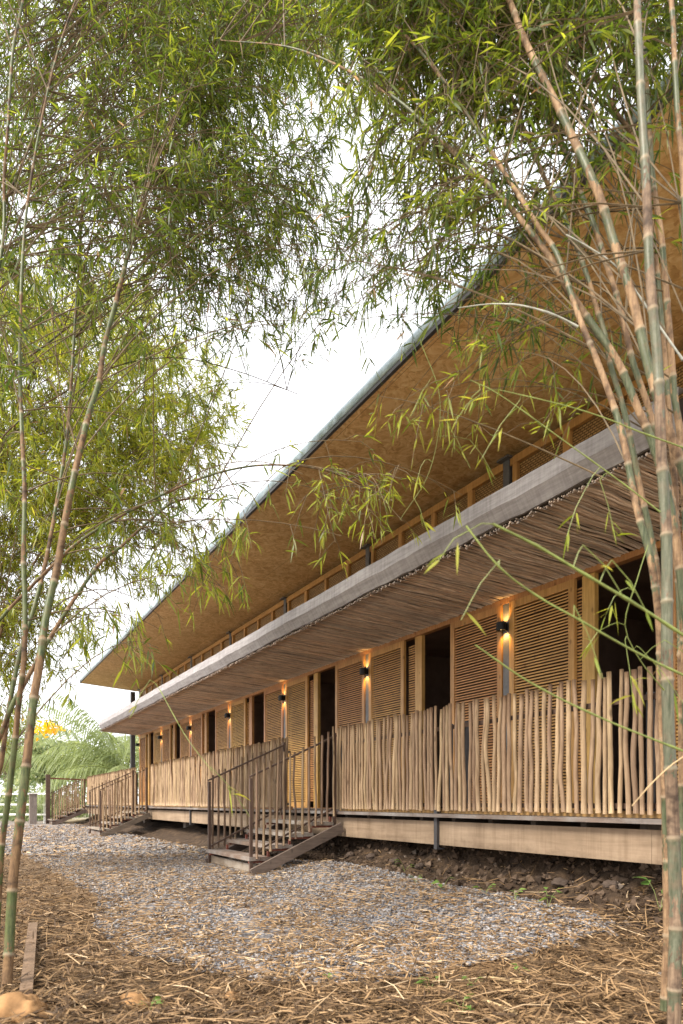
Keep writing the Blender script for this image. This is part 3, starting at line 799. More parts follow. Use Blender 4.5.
# ------------------------------------------------------------------ stairs
for ti, (ya, yb, lab) in enumerate(((7.66, 9.22, 'wooden deck stairs with stick handrails nearest the camera, middle of the gravel'), (17.68, 19.24, 'second wooden deck stairs along the deck, small at the left'),
                                    (27.68, 29.24, 'farthest wooden deck stairs near the brown gate post'))):
    gz = gheight(3.0, (ya + yb) / 2)
    t = thing('deck_stairs', lab, 'stairs', (3.6, (ya + yb) / 2, gz), 'wooden stairs from gravel up to the deck')
    xs0, xs1 = 3.0, 4.19
    for i in range(4):
        z = 0.29 + i * 0.137; x0 = 3.0 + i * 0.285
        b = MB(); jz = random.uniform(-0.004, 0.004)
        b.box(x0, x0 + 0.145, ya - 0.04, yb + 0.04, z - 0.045 + jz, z + jz); b.box(x0 + 0.152, x0 + 0.29, ya - 0.03, yb + 0.05, z - 0.047 - jz, z - 0.003 - jz)
        b.build('tread', TREADW, t)
    b = MB(); b.box(3.06, 3.10, ya, yb, gz + 0.02, gz + 0.12); b.build('bottom_board', TREADW, t)
    for yv in (ya + 0.02, yb - 0.08):
        b = MB(); b.bar((3.02, yv - 0.10 if yv < ya + .1 else yv + .14, gz + 0.01), (4.24, yv - 0.10 if yv < ya + .1 else yv + .14, 0.63), 0.045, 0.125); b.build('stringer', STRINGW, t)
        z = MB()
        for i in range(4):
            zz = 0.29 + i * 0.137; x0 = 3.0 + i * 0.285
            z.box(x0 + 0.02, x0 + 0.30, yv, yv + 0.03, zz - 0.075, zz - 0.0478); z.box(x0 + 0.262, x0 + 0.29, yv + 0.001, yv + 0.029, zz - 0.0478 + .001, zz + 0.0615)
        z.build('stair_bracket', REDPAINT, t)
    for yv in (ya, yb):
        b = MB(); b.box(3.02, 3.055, yv - 0.018, yv + 0.018, gz - 0.02, 1.235); b.build('rail_post', STEELB, t)
        b = MB(); b.box(4.16, 4.195, yv - 0.018, yv + 0.018, 0.50, 1.83); b.build('rail_post', STEELB, t)
        b = MB(); b.bar((3.02, yv, 1.25), (4.20, yv, 1.80), 0.032, 0.022); b.build('handrail', STEELB, t)
        b = MB(); b.bar((3.05, yv, 0.33), (4.17, yv, 0.87), 0.028, 0.022); b.build('lower_rail', STEELB, t)
        for i in range(13):
            u = (i + 0.75) / 13.3; x = 3.03 + 1.16 * u
            put_picket(t, (x, yv - 0.042 if yv == ya else yv + 0.042, 0.22 + 0.565 * u + random.uniform(-0.02, 0.02)), random.uniform(0.98, 1.10), 0.78 if ti == 0 else 1.0)


# ------------------------------------------------------------------ bamboo
def culm_mesh(path, r0, r1, name, mat, parent, nodes_every=0.3, side_taper=False):
    d = np.concatenate(([0], np.cumsum(np.linalg.norm(np.diff(path, axis=0), axis=1)))); Ltot = d[-1]
    ss = []; ring = []; sheath = []
    s = -random.uniform(0, nodes_every); nodes = []
    while s < Ltot:
        il = nodes_every * random.uniform(0.8, 1.25); thr = random.choice((0.0, 0.25, 0.55, 0.8, 1.1)); nodes.append((s, il, thr)); s += il
    for (s0_, il, thr) in nodes:
        for u, rg in ((0.0, 1.0), (0.025, 0.55), (0.05, 0.0), (0.3, 0.0), (0.55, 0.0), (0.8, 0.0), (0.955, 0.0), (0.98, 0.5)):
            q = s0_ + il * u
            if 0 <= q <= Ltot: ss.append(q); ring.append(rg); sheath.append(0.5 + (u - thr) * 0.9)
    ss = np.array(ss); pts = np.stack([np.interp(ss, d, path[:, i]) for i in range(3)], 1)
    ring = np.array(ring); sheath = np.array(sheath)
    rad = (r0 + (r1 - r0) * (ss / Ltot) ** (1.0 if side_taper else 1.15)) * (1 + 0.16 * ring)
    k = 10 if r0 > 0.012 else 6
    V, F = tube_np(pts, rad, k)
    o = npmesh(name, V, F, mat, parent, {'ring': np.repeat(ring * 0.8, k), 'sheath': np.repeat(sheath, k), 'along': np.repeat(ss, k)}, True)
    return o, [(s0_ / Ltot) for s0_, il, thr in nodes if s0_ > 0]


CULMS = []


def bamboo(pix, r0, r1, label, side, mat, foliage=True, every=0.3):
    pts = [P(*p) for p in pix]
    base = pts[0].copy()
    path = spline(pts)
    t = thing('bamboo', label, 'bamboo', tuple(base), 'bamboo stems of the right clump' if side == 'R' else ('bamboo stems of the left clump' if side == 'L' else 'bamboo stems of the clump behind at left'))
    culm_mesh(path, r0, r1, 'culm', mat, t, every, side != 'R')
    c = dict(t=t, path=path, r0=r0, r1=r1, side=side, branches=[], leaves=[])
    CULMS.append(c); return c


G = lambda px, D, z=0.0: (px, 802 + (EYE - z) * 683 / D, D)           # a foot on the ground
# right clump
bamboo([G(674, 2.75), (675, 960, 2.76), (676, 920, 2.78), (673, 820, 2.8), (669, 740, 2.8), (667, 660, 2.8), (667, 582, 2.8), (666, 527, 2.8), (661, 451, 2.8), (658, 365, 2.8), (650, 278, 2.8), (646, 180, 2.82), (641, 98, 2.85), (638, 30, 2.9), (632, -60, 3.0), (600, -200, 3.2), (520, -320, 3.5)],
       0.0263, 0.0070, 'thickest bamboo stem standing at the right edge, rising straight with a rough brown foot', 'R', CULM_OLD)
bamboo([G(664, 2.95), (668, 900, 2.95), (664, 760, 2.93), (661, 690, 2.9), (659, 620, 2.88), (650, 555, 2.88), (637, 510, 2.9), (621, 430, 2.95), (598, 363, 3.0), (580, 320, 3.05), (557, 254, 3.15), (539, 228, 3.2), (506, 175, 3.3), (465, 112, 3.4), (410, 40, 3.6), (330, -30, 3.9)],
       0.0185, 0.0050, 'bamboo stem with pale sheaths forking left off the thickest stem above the railing', 'R', CULM)
bamboo([G(700, 3.1), (692, 700, 3.1), (676, 540, 3.1), (656, 453, 3.1), (638, 409, 3.1), (617, 360, 3.12), (589, 320, 3.15), (565, 285, 3.2), (549, 256, 3.22), (506, 203, 3.3), (448, 147, 3.45), (390, 95, 3.6), (300, 50, 3.9), (220, 40, 4.2)],
       0.0263, 0.0015, 'green bamboo stem leaning farthest left across the roof edge, lowest of the leaning stems', 'R', CULM)
bamboo([G(668, 3.2), (664, 760, 3.2), (660, 600, 3.2), (651, 536, 3.2), (642, 497, 3.2), (633, 451, 3.2), (623, 406, 3.2), (610, 363, 3.22), (605, 333, 3.24), (598, 313, 3.25), (588, 278, 3.28), (577, 248, 3.3), (563, 213, 3.35), (549, 188, 3.4), (524, 129, 3.5), (505, 80, 3.6), (470, -10, 3.8), (400, -110, 4.2)],
       0.0166, 0.0050, 'slender bamboo stem banded green and tan between the two forked stems over the soffit', 'R', CULM)
bamboo([G(694, 3.2), (682, 600, 3.2), (668, 480, 3.2), (654, 427, 3.2), (646, 399, 3.2), (633, 363, 3.2), (619, 303, 3.22), (607, 266, 3.25), (593, 222, 3.3), (575, 180, 3.35), (567, 157, 3.38), (542, 107, 3.45), (514, 51, 3.6), (480, -40, 3.8), (420, -130, 4.1)],
       0.0185, 0.0058, 'bamboo stem striped tan and green just left of the thick grey green stem', 'R', CULM)
bamboo([G(720, 2.9), (712, 600, 2.9), (690, 490, 2.9), (668, 430, 2.9), (647, 360, 2.92), (633, 300, 2.95), (614, 243, 3.0), (602, 203, 3.02), (589, 172, 3.05), (559, 109, 3.15), (526, 43, 3.25), (500, -20, 3.4), (440, -130, 3.7), (360, -210, 4.1)],
       0.0263, 0.0070, 'thick grey green bamboo stem leaning left with a tan knot halfway', 'R', CULM)
bamboo([G(690, 3.3), (688, 600, 3.3), (681, 439, 3.3), (675, 404, 3.3), (670, 338, 3.3), (665, 278, 3.3), (661, 233, 3.3), (653, 180, 3.32), (648, 110, 3.35), (640, 0, 3.5), (620, -120, 3.7)],
       0.0228, 0.0070, 'bamboo stem with brown peeling sheath close behind the thickest stem', 'R', CULM)
bamboo([G(705, 3.0), (694, 500, 3.0), (686, 260, 3.0), (682, 158, 3.0), (678, 123, 3.0), (675, 70, 3.02), (672, 10, 3.05), (665, -60, 3.1), (640, -200, 3.4)],
       0.0193, 0.0070, 'bamboo stem standing upright at the top right corner against the roof edge', 'R', CULM)
bamboo([G(684, 3.4), (681, 700, 3.4), (679, 593, 3.4), (675, 547, 3.4), (676, 500, 3.4), (672, 450, 3.4), (655, 250, 3.45), (637, 146, 3.5), (621, 120, 3.5), (584, 53, 3.6), (563, 21, 3.7), (520, -50, 3.9), (440, -120, 4.3)],
       0.0175, 0.0058, 'bamboo stem just right of the thickest stem, bending left near the top', 'R', CULM)
# left clump
bamboo([G(6, 3.15, 0.05), (9, 950, 3.2), (13, 880, 3.25), (17.6, 842, 3.28), (21.5, 806, 3.3), (26, 769, 3.33), (30, 730, 3.36), (34, 697, 3.4), (41, 656, 3.45), (44.5, 625, 3.5), (51.5, 592, 3.55), (57, 569, 3.6), (62, 539, 3.65), (70, 495, 3.7), (81, 446, 3.8), (89, 413, 3.9), (99, 382, 4.0), (104, 347, 4.1), (117, 298, 4.2), (135, 230, 4.4), (165, 140, 4.7), (215, 40, 5.1), (290, -50, 5.6)],
       0.0239, 0.0040, 'largest bamboo stem of the left clump, banded olive and brown, rising from the straw', 'L', CULM_L)
bamboo([G(-6, 3.5, 0.05), (1, 855, 3.5), (5, 822, 3.5), (10, 785, 3.5), (15, 742, 3.5), (19, 700, 3.5), (24, 660, 3.5), (25, 597, 3.55), (23.4, 562, 3.6), (24.6, 492, 3.7), (22, 433, 3.8), (20, 340, 4.0), (28, 200, 4.2), (58, 51, 4.5), (100, -60, 4.9)],
       0.0169, 0.0030, 'slim bamboo stem left of the largest left stem, green below and brown above', 'L', CULM_L)
bamboo([G(-40, 3.6), (-20, 790, 3.6), (0, 738, 3.6), (12, 705, 3.6), (25, 683, 3.62), (36, 662, 3.65), (56, 628, 3.8), (77, 595, 3.95), (101, 562, 4.1), (122, 546, 4.25), (148, 522, 4.4), (180, 500, 4.7), (230, 500, 5.0)],
       0.0169, 0.0060, 'bamboo stem crossing in front of the largest left stem and leaning right', 'L', CULM_L)
bamboo([G(-30, 4.0), (-8, 800, 4.0), (0, 771, 4.0), (6, 728, 4.0), (12, 691, 4.0), (21, 649, 4.05), (35, 605, 4.1), (50, 540, 4.3), (66, 443, 4.6), (72, 370, 4.8), (78, 280, 5.0), (90, 150, 5.3), (130, 20, 5.7)],
       0.0154, 0.0060, 'dark slender bamboo stem behind the left edge pair', 'L', CULM_L)
bamboo([G(-120, 3.9), (-60, 700, 3.9), (0, 620, 3.9), (23, 595, 3.9), (54, 564, 3.9), (77, 543, 3.95), (110, 522, 4.0), (164, 494, 4.1), (214, 474, 4.2), (264, 465, 4.3), (319, 469, 4.4), (360, 484, 4.5), (400, 505, 4.55)],
       0.0131, 0.0040, 'long thin bamboo cane arching right over to the roof edge', 'L', CULM_L)
bamboo([G(-70, 4.4), (-50, 600, 4.4), (-25, 400, 4.4), (2, 249, 4.5), (4, 178, 4.6), (8, 127, 4.6), (13, 51, 4.7), (23, 0, 4.8), (40, -100, 5.0)],
       0.0154, 0.0080, 'dark bamboo stem along the top left edge', 'L', CULM_L)
bamboo([G(-100, 5.0), (-90, 480, 5.0), (-40, 290, 5.0), (8, 195, 5.0), (23, 162, 5.0), (38, 122, 5.1), (48, 86, 5.1), (58, 51, 5.2), (90, -30, 5.5), (150, -120, 5.9)],
       0.0139, 0.0060, 'bamboo stem curving right near the top left corner', 'L', CULM_L)
bamboo([G(-160, 5.0), (-120, 560, 5.0), (-40, 400, 5.0), (33, 354, 5.1), (75, 322, 5.2), (130, 285, 5.3), (190, 250, 5.5), (260, 225, 5.7), (330, 235, 5.9)],
       0.0123, 0.0040, 'thin cane sloping up right through the left foliage under the top left corner', 'L', CULM_L)
bamboo([G(-180, 5.2), (-120, 430, 5.2), (-40, 290, 5.2), (0, 254, 5.3), (63, 216, 5.4), (130, 185, 5.5), (200, 165, 5.8), (270, 160, 6.1)],
       0.0115, 0.0040, 'thin cane sloping right high in the left foliage', 'L', CULM_L)
bamboo([G(-130, 5.6), (-80, 560, 5.6), (0, 440, 5.7), (60, 395, 5.9), (120, 365, 6.0), (180, 358, 6.2), (240, 372, 6.4), (300, 395, 6.6)],
       0.0115, 0.0040, 'thin cane arching over the bright foliage at left middle', 'L', CULM_L)
# clump standing further back at left
for i, (bx, tp) in enumerate((((-30, 8.0), [(-25, 640, 8.0), (0, 480, 8.2), (50, 340, 8.5), (120, 270, 8.9)]), ((-10, 8.6), [(-5, 640, 8.6), (20, 500, 8.8), (90, 400, 9.2), (160, 380, 9.6)]),
                            ((-60, 8.3), [(-60, 600, 8.3), (-40, 420, 8.5), (20, 260, 8.8), (110, 180, 9.2)]), ((-20, 7.6), [(-10, 680, 7.6), (30, 570, 7.8), (100, 490, 8.2), (180, 470, 8.6)]),
                            ((-40, 9.2), [(-30, 650, 9.2), (10, 560, 9.4), (80, 540, 9.8), (140, 590, 10.1)]))):
    bamboo([G(*bx)] + tp, 0.024, 0.006, ['thin far stem topping out above the bright left foliage', 'far stem bending right into the bright left foliage', 'far stem at the left edge behind the upper foliage', 'low far stem arching right behind the largest left stem',
           'farthest low stem drooping left of the roof corner'][i], 'F', CULM_L)

PTS = {}
for sname in 'RLF':
    arr = []; own = []
    for ci, c in enumerate(CULMS):
        if c['side'] == sname:
            q = c['path'][::3]; arr.append(q); own += [ci] * len(q)
    PTS[sname] = (np.concatenate(arr), np.array(own))


def spray(c, base, direction, nleaf, L0, tint, droopy):
    """a twig with a fan of leaves near its end"""
    ln = random.uniform(0.10, 0.30); d = unit(np.asarray(direction) + np.array((0, 0, -droopy)))
    end = base + d * ln; end[2] -= 0.08 * ln
    c['branches'].append((np.array([base, (base + end) / 2 + np.array((0, 0, 0.02)), end]), np.array((0.0022, 0.0018, 0.001))))
    n = nleaf; u = rng.uniform(0.35, 1.0, n)
    B = base + (end - base) * u[:, None]
    Dr = unit(d + rng.normal(0, 0.7, (n, 3)) + np.array((0, 0, -0.3 * droopy)))
    Nn = unit(rng.normal(0, 0.6, (n, 3)) + np.array((0, 0, 0.8)))
    L = L0 * rng.uniform(0.6, 1.25, n)
    T = np.clip(rng.normal(tint, 0.22, n), 0, 0.93); T[rng.random(n) < 0.014] = rng.uniform(0.96, 1.0)
    c['leaves'].append((B, Dr, Nn, L, L * rng.uniform(0.085, 0.13, n), rng.uniform(0.05, 0.45, n), T))


def branch_to(side, T, L0, tint, nspray, nleaf, droopy=0.8, maxd=2.2, r=0.0045):
    pts, own = PTS[side]
    d = np.linalg.norm(pts - T, axis=1) + 0.35 * np.maximum(0, pts[:, 2] - T[2] - 0.4)
    near = np.where((d > 0.35) & (d < max(maxd, d.min() + 0.6)))[0]
    i = random.choice(list(near)) if len(near) and random.random() < 0.75 else int(np.argmin(d))
    c = CULMS[own[i]]; A = pts[i]; ln = np.linalg.norm(T - A)
    if c['r0'] < 0.0135 and T[2] - A[2] > 0.3: return
    if ln > maxd + 0.7 or (ln > 0.7 and A[2] - T[2] > 0.35 * ln): return
    mid = (A + T) / 2 + np.array((0, 0, 0.22 * ln)) + rng.normal(0, 0.06 * ln, 3)
    u = np.linspace(0, 1, 8)[:, None]
    curve = (1 - u) ** 2 * A + 2 * u * (1 - u) * mid + u ** 2 * T
    c['branches'].append((curve, np.linspace(r, 0.0016, 8)))
    for q in range(nspray):
        v = random.uniform(max(0.25, 1 - 1.1 / max(ln, 0.3)), 1.0); b = (1 - v) ** 2 * A + 2 * v * (1 - v) * mid + v ** 2 * T
        tang = unit((T - A) * 0.6 + np.array((0, 0, -0.1)))
        spray(c, b, unit(tang * 0.5 + rng.normal(0, 0.75, 3)), nleaf, L0, tint, droopy)


def inpx(poly, n):
    xs = [p[0] for p in poly]; ys = [p[1] for p in poly]; r = []
    while len(r) < n:
        x, y = random.uniform(min(xs), max(xs)), random.uniform(min(ys), max(ys))
        if in_poly(x, y, poly): r.append((x, y))
    return r


# where the foliage hangs: outline as seen, depth range, number of boughs, leaf length, tint, sprays, leaves
for side, poly, (d0, d1), nb, L0, tint, ns, nl, dr in (
    ('L', [(-120, -120), (330, -120), (335, 60), (300, 150), (200, 195), (60, 215), (-120, 240)], (4.6, 7.6), 560, 0.088, 0.5, 12, 8, 0.4),
    ('L', [(170, -80), (400, -80), (360, 110), (335, 175), (250, 210), (170, 205)], (4.3, 6.6), 290, 0.09, 0.5, 12, 8, 0.5),
    ('R', [(330, -120), (600, -120), (590, 0), (520, 60), (430, 85), (345, 85), (310, 20)], (3.3, 5.2), 330, 0.092, 0.55, 12, 8, 0.6),
    ('R', [(345, 70), (500, 60), (450, 135), (425, 180), (400, 200), (370, 165), (340, 130)], (3.3, 4.6), 75, 0.09, 0.65, 9, 8, 0.8),
    ('R', [(540, -120), (760, -120), (760, 30), (670, 60), (640, 85), (570, 100), (540, 50)], (3.2, 4.5), 100, 0.10, 0.5, 10, 8, 0.8),
    ('R', [(470, 80), (560, 80), (540, 140), (470, 140)], (3.3, 4.0), 8, 0.11, 0.5, 6, 7, 0.9),
    ('L', [(150, 180), (335, 165), (400, 240), (370, 300), (300, 340), (220, 320), (170, 340)], (4.4, 6.4), 290, 0.09, 0.45, 8, 7, 0.7),
    ('R', [(330, 190), (410, 220), (425, 300), (370, 350), (290, 350), (260, 300), (300, 250)], (3.4, 4.5), 90, 0.09, 0.35, 5, 6, 0.7),
    ('R', [(400, 160), (510, 140), (475, 225), (430, 260), (390, 230)], (3.3, 4.2), 24, 0.095, 0.65, 7, 7, 0.8),
    ('L', [(-60, 120), (200, 120), (180, 330), (-60, 360)], (3.6, 4.6), 22, 0.105, 0.5, 9, 8, 0.8),
    ('L', [(-120, 190), (170, 190), (200, 300), (60, 350), (-120, 380)], (5.0, 7.0), 110, 0.11, 0.5, 10, 8, 0.6),
    ('F', [(-140, 270), (130, 270), (210, 320), (240, 390), (232, 470), (130, 520), (-140, 540)], (7.0, 10.0), 560, 0.125, 0.62, 14, 9, 0.6),
    ('L', [(-120, 330), (100, 330), (220, 370), (235, 430), (100, 500), (-120, 520)], (4.5, 6.8), 34, 0.11, 0.65, 9, 8, 0.7),
    ('F', [(-140, 510), (120, 510), (215, 480), (220, 560), (130, 625), (90, 680), (-140, 700)], (7.5, 10.0), 270, 0.125, 0.58, 12, 9, 0.7),
    ('L', [(150, 470), (240, 470), (235, 520), (160, 540)], (4.2, 5.2), 14, 0.11, 0.6, 7, 7, 0.8),
    ('L', [(205, 530), (250, 520), (245, 590), (215, 600)], (4.2, 4.9), 16, 0.11, 0.8, 6, 7, 1.1),
    ('L', [(120, 610), (165, 610), (160, 650), (125, 655)], (4.4, 5.4), 10, 0.10, 0.7, 5, 6, 1.1),
    ('L', [(290, 440), (420, 440), (470, 500), (420, 560), (330, 545), (285, 500)], (3.9, 4.8), 22, 0.088, 0.85, 5, 6, 0.8),
    ('R', [(380, 320), (500, 320), (490, 410), (400, 430), (350, 410)], (3.3, 4.2), 20, 0.085, 0.8, 5, 6, 0.8),
    ('R', [(500, 250), (610, 230), (600, 360), (520, 380)], (3.3, 3.9), 9, 0.09, 0.6, 5, 5, 1.0),
    ('F', [(-140, 660), (60, 660), (50, 740), (-140, 760)], (7.0, 10.0), 26, 0.125, 0.5, 8, 7, 0.8),
):
    for (x, y) in inpx(poly, nb):
        branch_to(side, P(x, y, random.uniform(d0, d1)), L0, tint, max(3, int(random.gauss(ns, 2))), nl, dr, (1.3 if nb < 50 else 1.8 if nb == 90 else 2.2) if side != 'F' else 3.2)

for c in CULMS:
    root = c['t']
    if c['branches']:
        V = []; F = []; off = 0
        for pts, rad in c['branches']:
            v, f = tube_np(pts, rad, 4); V.append(v); F.append(f + off); off += len(v)
        npmesh('branches', np.concatenate(V), np.concatenate(F), BRANCH, root)
    if c['leaves']:
        B, Dr, Nn, L, Wd, dp, T = (np.concatenate(z) for z in zip(*c['leaves']))
        V, F = leaf_arrays(B, Dr, Nn, L, Wd, dp)
        npmesh('foliage', V, F, LEAF_LIGHT if c['side'] == 'F' else LEAF_DARK, root, {'tint': np.repeat(T, 6)})


# young shoots and bare side branches hanging in front of the facade
def shoot(pix, r0, r1, label, mat, leafs=(), name='bamboo_shoot'):
    pts = spline([P(*p) for p in pix], 0.04)
    t = thing(name, label, 'bamboo shoot', tuple(pts[0]))
    d = np.concatenate(([0], np.cumsum(np.linalg.norm(np.diff(pts, axis=0), axis=1)))); s = d / d[-1]
    rad = r0 + (r1 - r0) * s
    rad = rad * (1 + 0.35 * (np.abs((d / 0.16) % 1 - 0.5) > 0.42))
    V, F = tube_np(pts, rad, 7); npmesh('stem', V, F, mat, t, None, True)
    if leafs:
        c = dict(branches=[], leaves=[])
        for (x, y, D, n, dx) in leafs: 
            bp = P(x, y, D); i = int(np.argmin(np.linalg.norm(pts - bp, axis=1)))
            c['branches'].append((np.array([pts[i], (pts[i] + bp) / 2 + (0, 0, 0.01), bp]), np.array((0.0016, 0.0014, 0.001))))
            spray(c, bp, (dx * CA, -dx * SA, -0.2), n, 0.085, 0.6, 0.5)
        V = []; F = []; off = 0
        for q, rr in c['branches']:
            v, f = tube_np(q, np.minimum(rr, 0.0014), 4); V.append(v); F.append(f + off); off += len(v)
        npmesh('branches', np.concatenate(V), np.concatenate(F), mat, t)
        B, Dr, Nn, L, Wd, dp, T = (np.concatenate(z) for z in zip(*c['leaves']))
        V, F = leaf_arrays(B, Dr, Nn, L, Wd, dp); npmesh('leaves', V, F, LEAF_LIGHT, t, {'tint': np.repeat(T, 6)})


shoot([(720, 655, 2.0), (683, 635, 2.0), (640, 607, 1.98), (586, 575, 1.95), (537, 546, 1.93), (493, 524, 1.9)], 0.0045, 0.0035, 'thick bright green shoot slanting down right, uppermost in front of the shutters', GREENSTEM, [(612, 560, 1.98, 2, 0.5), (470, 530, 1.9, 3, -0.8), (583, 545, 1.95, 1, 0.6)])
shoot([(720, 688, 2.1), (683, 675, 2.1), (632, 650, 2.08), (574, 617, 2.05), (537, 596, 2.05), (499, 567, 2.0), (466, 526, 2.0)], 0.0036, 0.0025, 'green shoot slanting down right, middle of three in front of the shutters', GREENSTEM, [(574, 605, 2.05, 1, 0.3), (500, 560, 2.02, 2, -0.5)])
shoot([(720, 765, 2.2), (683, 751, 2.2), (601, 718, 2.17), (531, 683, 2.15), (475, 645, 2.1)], 0.0034, 0.0025, 'green shoot slanting down right across the stick railing, lowest of three', GREENSTEM)
shoot([(664, 690, 2.78), (640, 660, 2.7), (625, 625, 2.65), (637, 580, 2.6), (648, 545, 2.6)], 0.0025, 0.0015, 'leafy twig hanging before the dark opening left of the thickest bamboo', GREENSTEM, [(622, 590, 2.6, 6, -0.5), (610, 625, 2.6, 5, -0.8), (625, 640, 2.62, 8, 0.1), (640, 648, 2.65, 5, 0.6), (665, 640, 2.65, 3, 0.9)])
shoot([(578, 327, 3.05), (557, 316, 3.05), (524, 306, 3.05), (491, 304, 3.1), (458, 308, 3.1)], 0.005, 0.0022, 'pale bare branch arching left below the roof edge', PALESTEM, name='bare_branch')
shoot([(683, 360, 2.95), (655, 320, 3.0), (620, 270, 3.0), (585, 245, 3.0), (566, 235, 3.0)], 0.005, 0.003, 'pale bare branch crossing the tall stems under the roof', PALESTEM, name='bare_branch')
shoot([(690, 450, 2.6), (640, 432, 2.6), (605, 418, 2.6), (563, 405, 2.6), (500, 390, 2.65)], 0.003, 0.0015, 'thin green side branch reaching left above the canopy edge', GREENSTEM, [(520, 400, 2.65, 4, -0.5), (480, 395, 2.65, 4, -0.7)], name='side_branch')
shoot([(660, 512, 2.6), (625, 485, 2.6), (563, 440, 2.6), (500, 395, 2.6), (470, 380, 2.6)], 0.0028, 0.0015, 'thin green side branch slanting up left across the canopy edge', GREENSTEM, [(600, 480, 2.6, 5, 0.2), (585, 490, 2.6, 5, -0.3), (480, 390, 2.6, 4, -0.5)], name='side_branch')
shoot([(720, 742, 2.5), (683, 757, 2.5), (655, 780, 2.5), (632, 806, 2.5)], 0.003, 0.002, 'dry tan cane slanting in front of the railing end by the thickest bamboo', CUTB, name='dry_cane')
shoot([(420, 340, 3.6), (440, 400, 3.6), (430, 470, 3.7), (400, 520, 3.75)], 0.002, 0.001, 'wispy hanging twig with yellow green leaves before the soffit', GREENSTEM, [(430, 380, 3.6, 5, -0.4), (445, 420, 3.6, 5, 0.4), (425, 460, 3.7, 5, -0.3), (415, 500, 3.7, 5, 0.3), (470, 440, 3.65, 5, 0.5)], name='hanging_twig')
shoot([(160, 690, 3.3), (185, 735, 3.2), (205, 762, 3.1), (215, 775, 3.1)], 0.002, 0.001, 'small twig with a bright green leaf hanging left of the nearest stairs', GREENSTEM, [(212, 768, 3.1, 4, 0.6), (150, 680, 3.3, 3, -0.4)], name='hanging_twig')

# ------------------------------------------------------------------ small things on the ground
def rock(px, py, s, label, mat, sq=0.6, name='rock', cat='rock', lift=0.25):
    x, y = hit(px, py); z = gheight(x, y)
    import bmesh
    bm = bmesh.new(); bmesh.ops.create_icosphere(bm, subdivisions=4, radius=1.0)
    ph = random.uniform(0, 50)
    for v in bm.verts:
        k = 1 + 0.35 * fbm(v.co.x * 0.9 + ph, v.co.y * 0.9, v.co.z * 0.9) + 0.12 * fbm(v.co.x * 3 + ph, v.co.y * 3, v.co.z * 3) + 0.05 * fbm(v.co.x * 11 + ph, v.co.y * 11, v.co.z * 11)
        v.co = Vector((v.co.x * s * k, v.co.y * s * k, v.co.z * s * sq * k))
    me = bpy.data.meshes.new(name); bm.to_mesh(me); bm.free(); me.materials.append(mat)
    for p in me.polygons: p.use_smooth = True
    o = bpy.data.objects.new(name, me); COL.objects.link(o); o.location = (x, y, z + s * sq * lift); return tag(o, label, cat)


rock(20, 1024, 0.11, 'rounded ochre rock at the foot of the left bamboo', ROCK, 0.8, lift=0.4)
rock(134, 1006, 0.07, 'orange clod of earth in the straw at the bottom', ROCK, name='earth_clod', cat='clod')
rock(232, 1002, 0.065, 'orange clod of earth right of the other one in the straw', ROCK, name='earth_clod', cat='clod')
rock(665, 977, 0.035, 'grey stone beside the foot of the thickest bamboo', GREYROCK)
rock(475, 889, 0.05, 'dark stone at the foot of the soil bank under the deck', RUBBLE)
rock(135, 866, 0.04, 'grey stone at the left rim of the gravel', GREYROCK)
for (px, py) in ((395, 862), (372, 858), (420, 868), (560, 884), (610, 888), (350, 856)):
    rock(px, py, random.uniform(0.05, 0.10), {395: 'dark rubble stone under the deck left of the hanging bracket', 372: 'dark rubble stone right behind the nearest stairs', 420: 'dark rubble stone below the hanging deck bracket',
         560: 'dark rubble stone low on the bank right of middle', 610: 'dark rubble stone on the bank near the right bamboo', 350: 'dark rubble stone touching the shade of the nearest stairs'}[px], RUBBLE)
p = hit(26, 1004); q = hit(33, 936)
b = MB(); b.bar((p[0], p[1], gheight(*p) + 0.05), (q[0], q[1], gheight(*q) + 0.07), 0.055, 0.022); tag(b.build('board', BOARDW), 'old brown board lying in the straw beside the left bamboo', 'board')
for (a, c, lab) in (((488, 984), (522, 990), 'cut bamboo offcut lying in straw, upper one'), ((484, 1008), (516, 1020), 'cut bamboo offcut lying in straw, lower one at the bottom edge')):
    p = hit(*a); q = hit(*c); b = MB(); zz = gheight(*p) + 0.03
    b.tube([(p[0], p[1], zz), ((p[0] + q[0]) / 2, (p[1] + q[1]) / 2, zz + 0.003), (q[0], q[1], zz + 0.005)], [0.011, 0.0105, 0.011], 8); tag(b.build('bamboo_offcut', CUTB, None, True), lab, 'offcut')


def seedling(px, py, h, n, label):
    x, y = hit(px, py); z = gheight(x, y)
    t = thing('seedling', label, 'seedling', (x, y, z), 'green seedlings in the litter')
    mb = MB(); B = []; Dr = []; L = []
    for i in range(n):
        a = random.uniform(0, 6.28); tip = np.array((x + math.cos(a) * h * 0.45, y + math.sin(a) * h * 0.45, z + h * random.uniform(0.5, 1.0)))
        mb.tube([(x, y, z), ((x + tip[0]) / 2, (y + tip[1]) / 2, z + (tip[2] - z) * 0.65), tip], [0.002, 0.0015, 0.001], 4)
        for q in range(2):
            B.append(tip - np.array((0, 0, q * h * 0.15))); b2 = a + random.uniform(-1, 1); Dr.append((math.cos(b2), math.sin(b2), random.uniform(-0.1, 0.4))); L.append(h * random.uniform(0.45, 0.7))
    mb.build('stem', GREENSTEM, t)
    B = np.array(B); Dr = unit(np.array(Dr)); L = np.array(L); m_ = len(B)
    V, F = leaf_arrays(B, Dr, unit(rng.normal(0, 0.3, (m_, 3)) + np.array((0, 0, 1.0))), L, L * 0.55, np.full(m_, 0.2))
    npmesh('leaves', V, F, LEAF_SEED, t, {'tint': np.repeat(rng.random(m_), 6)})


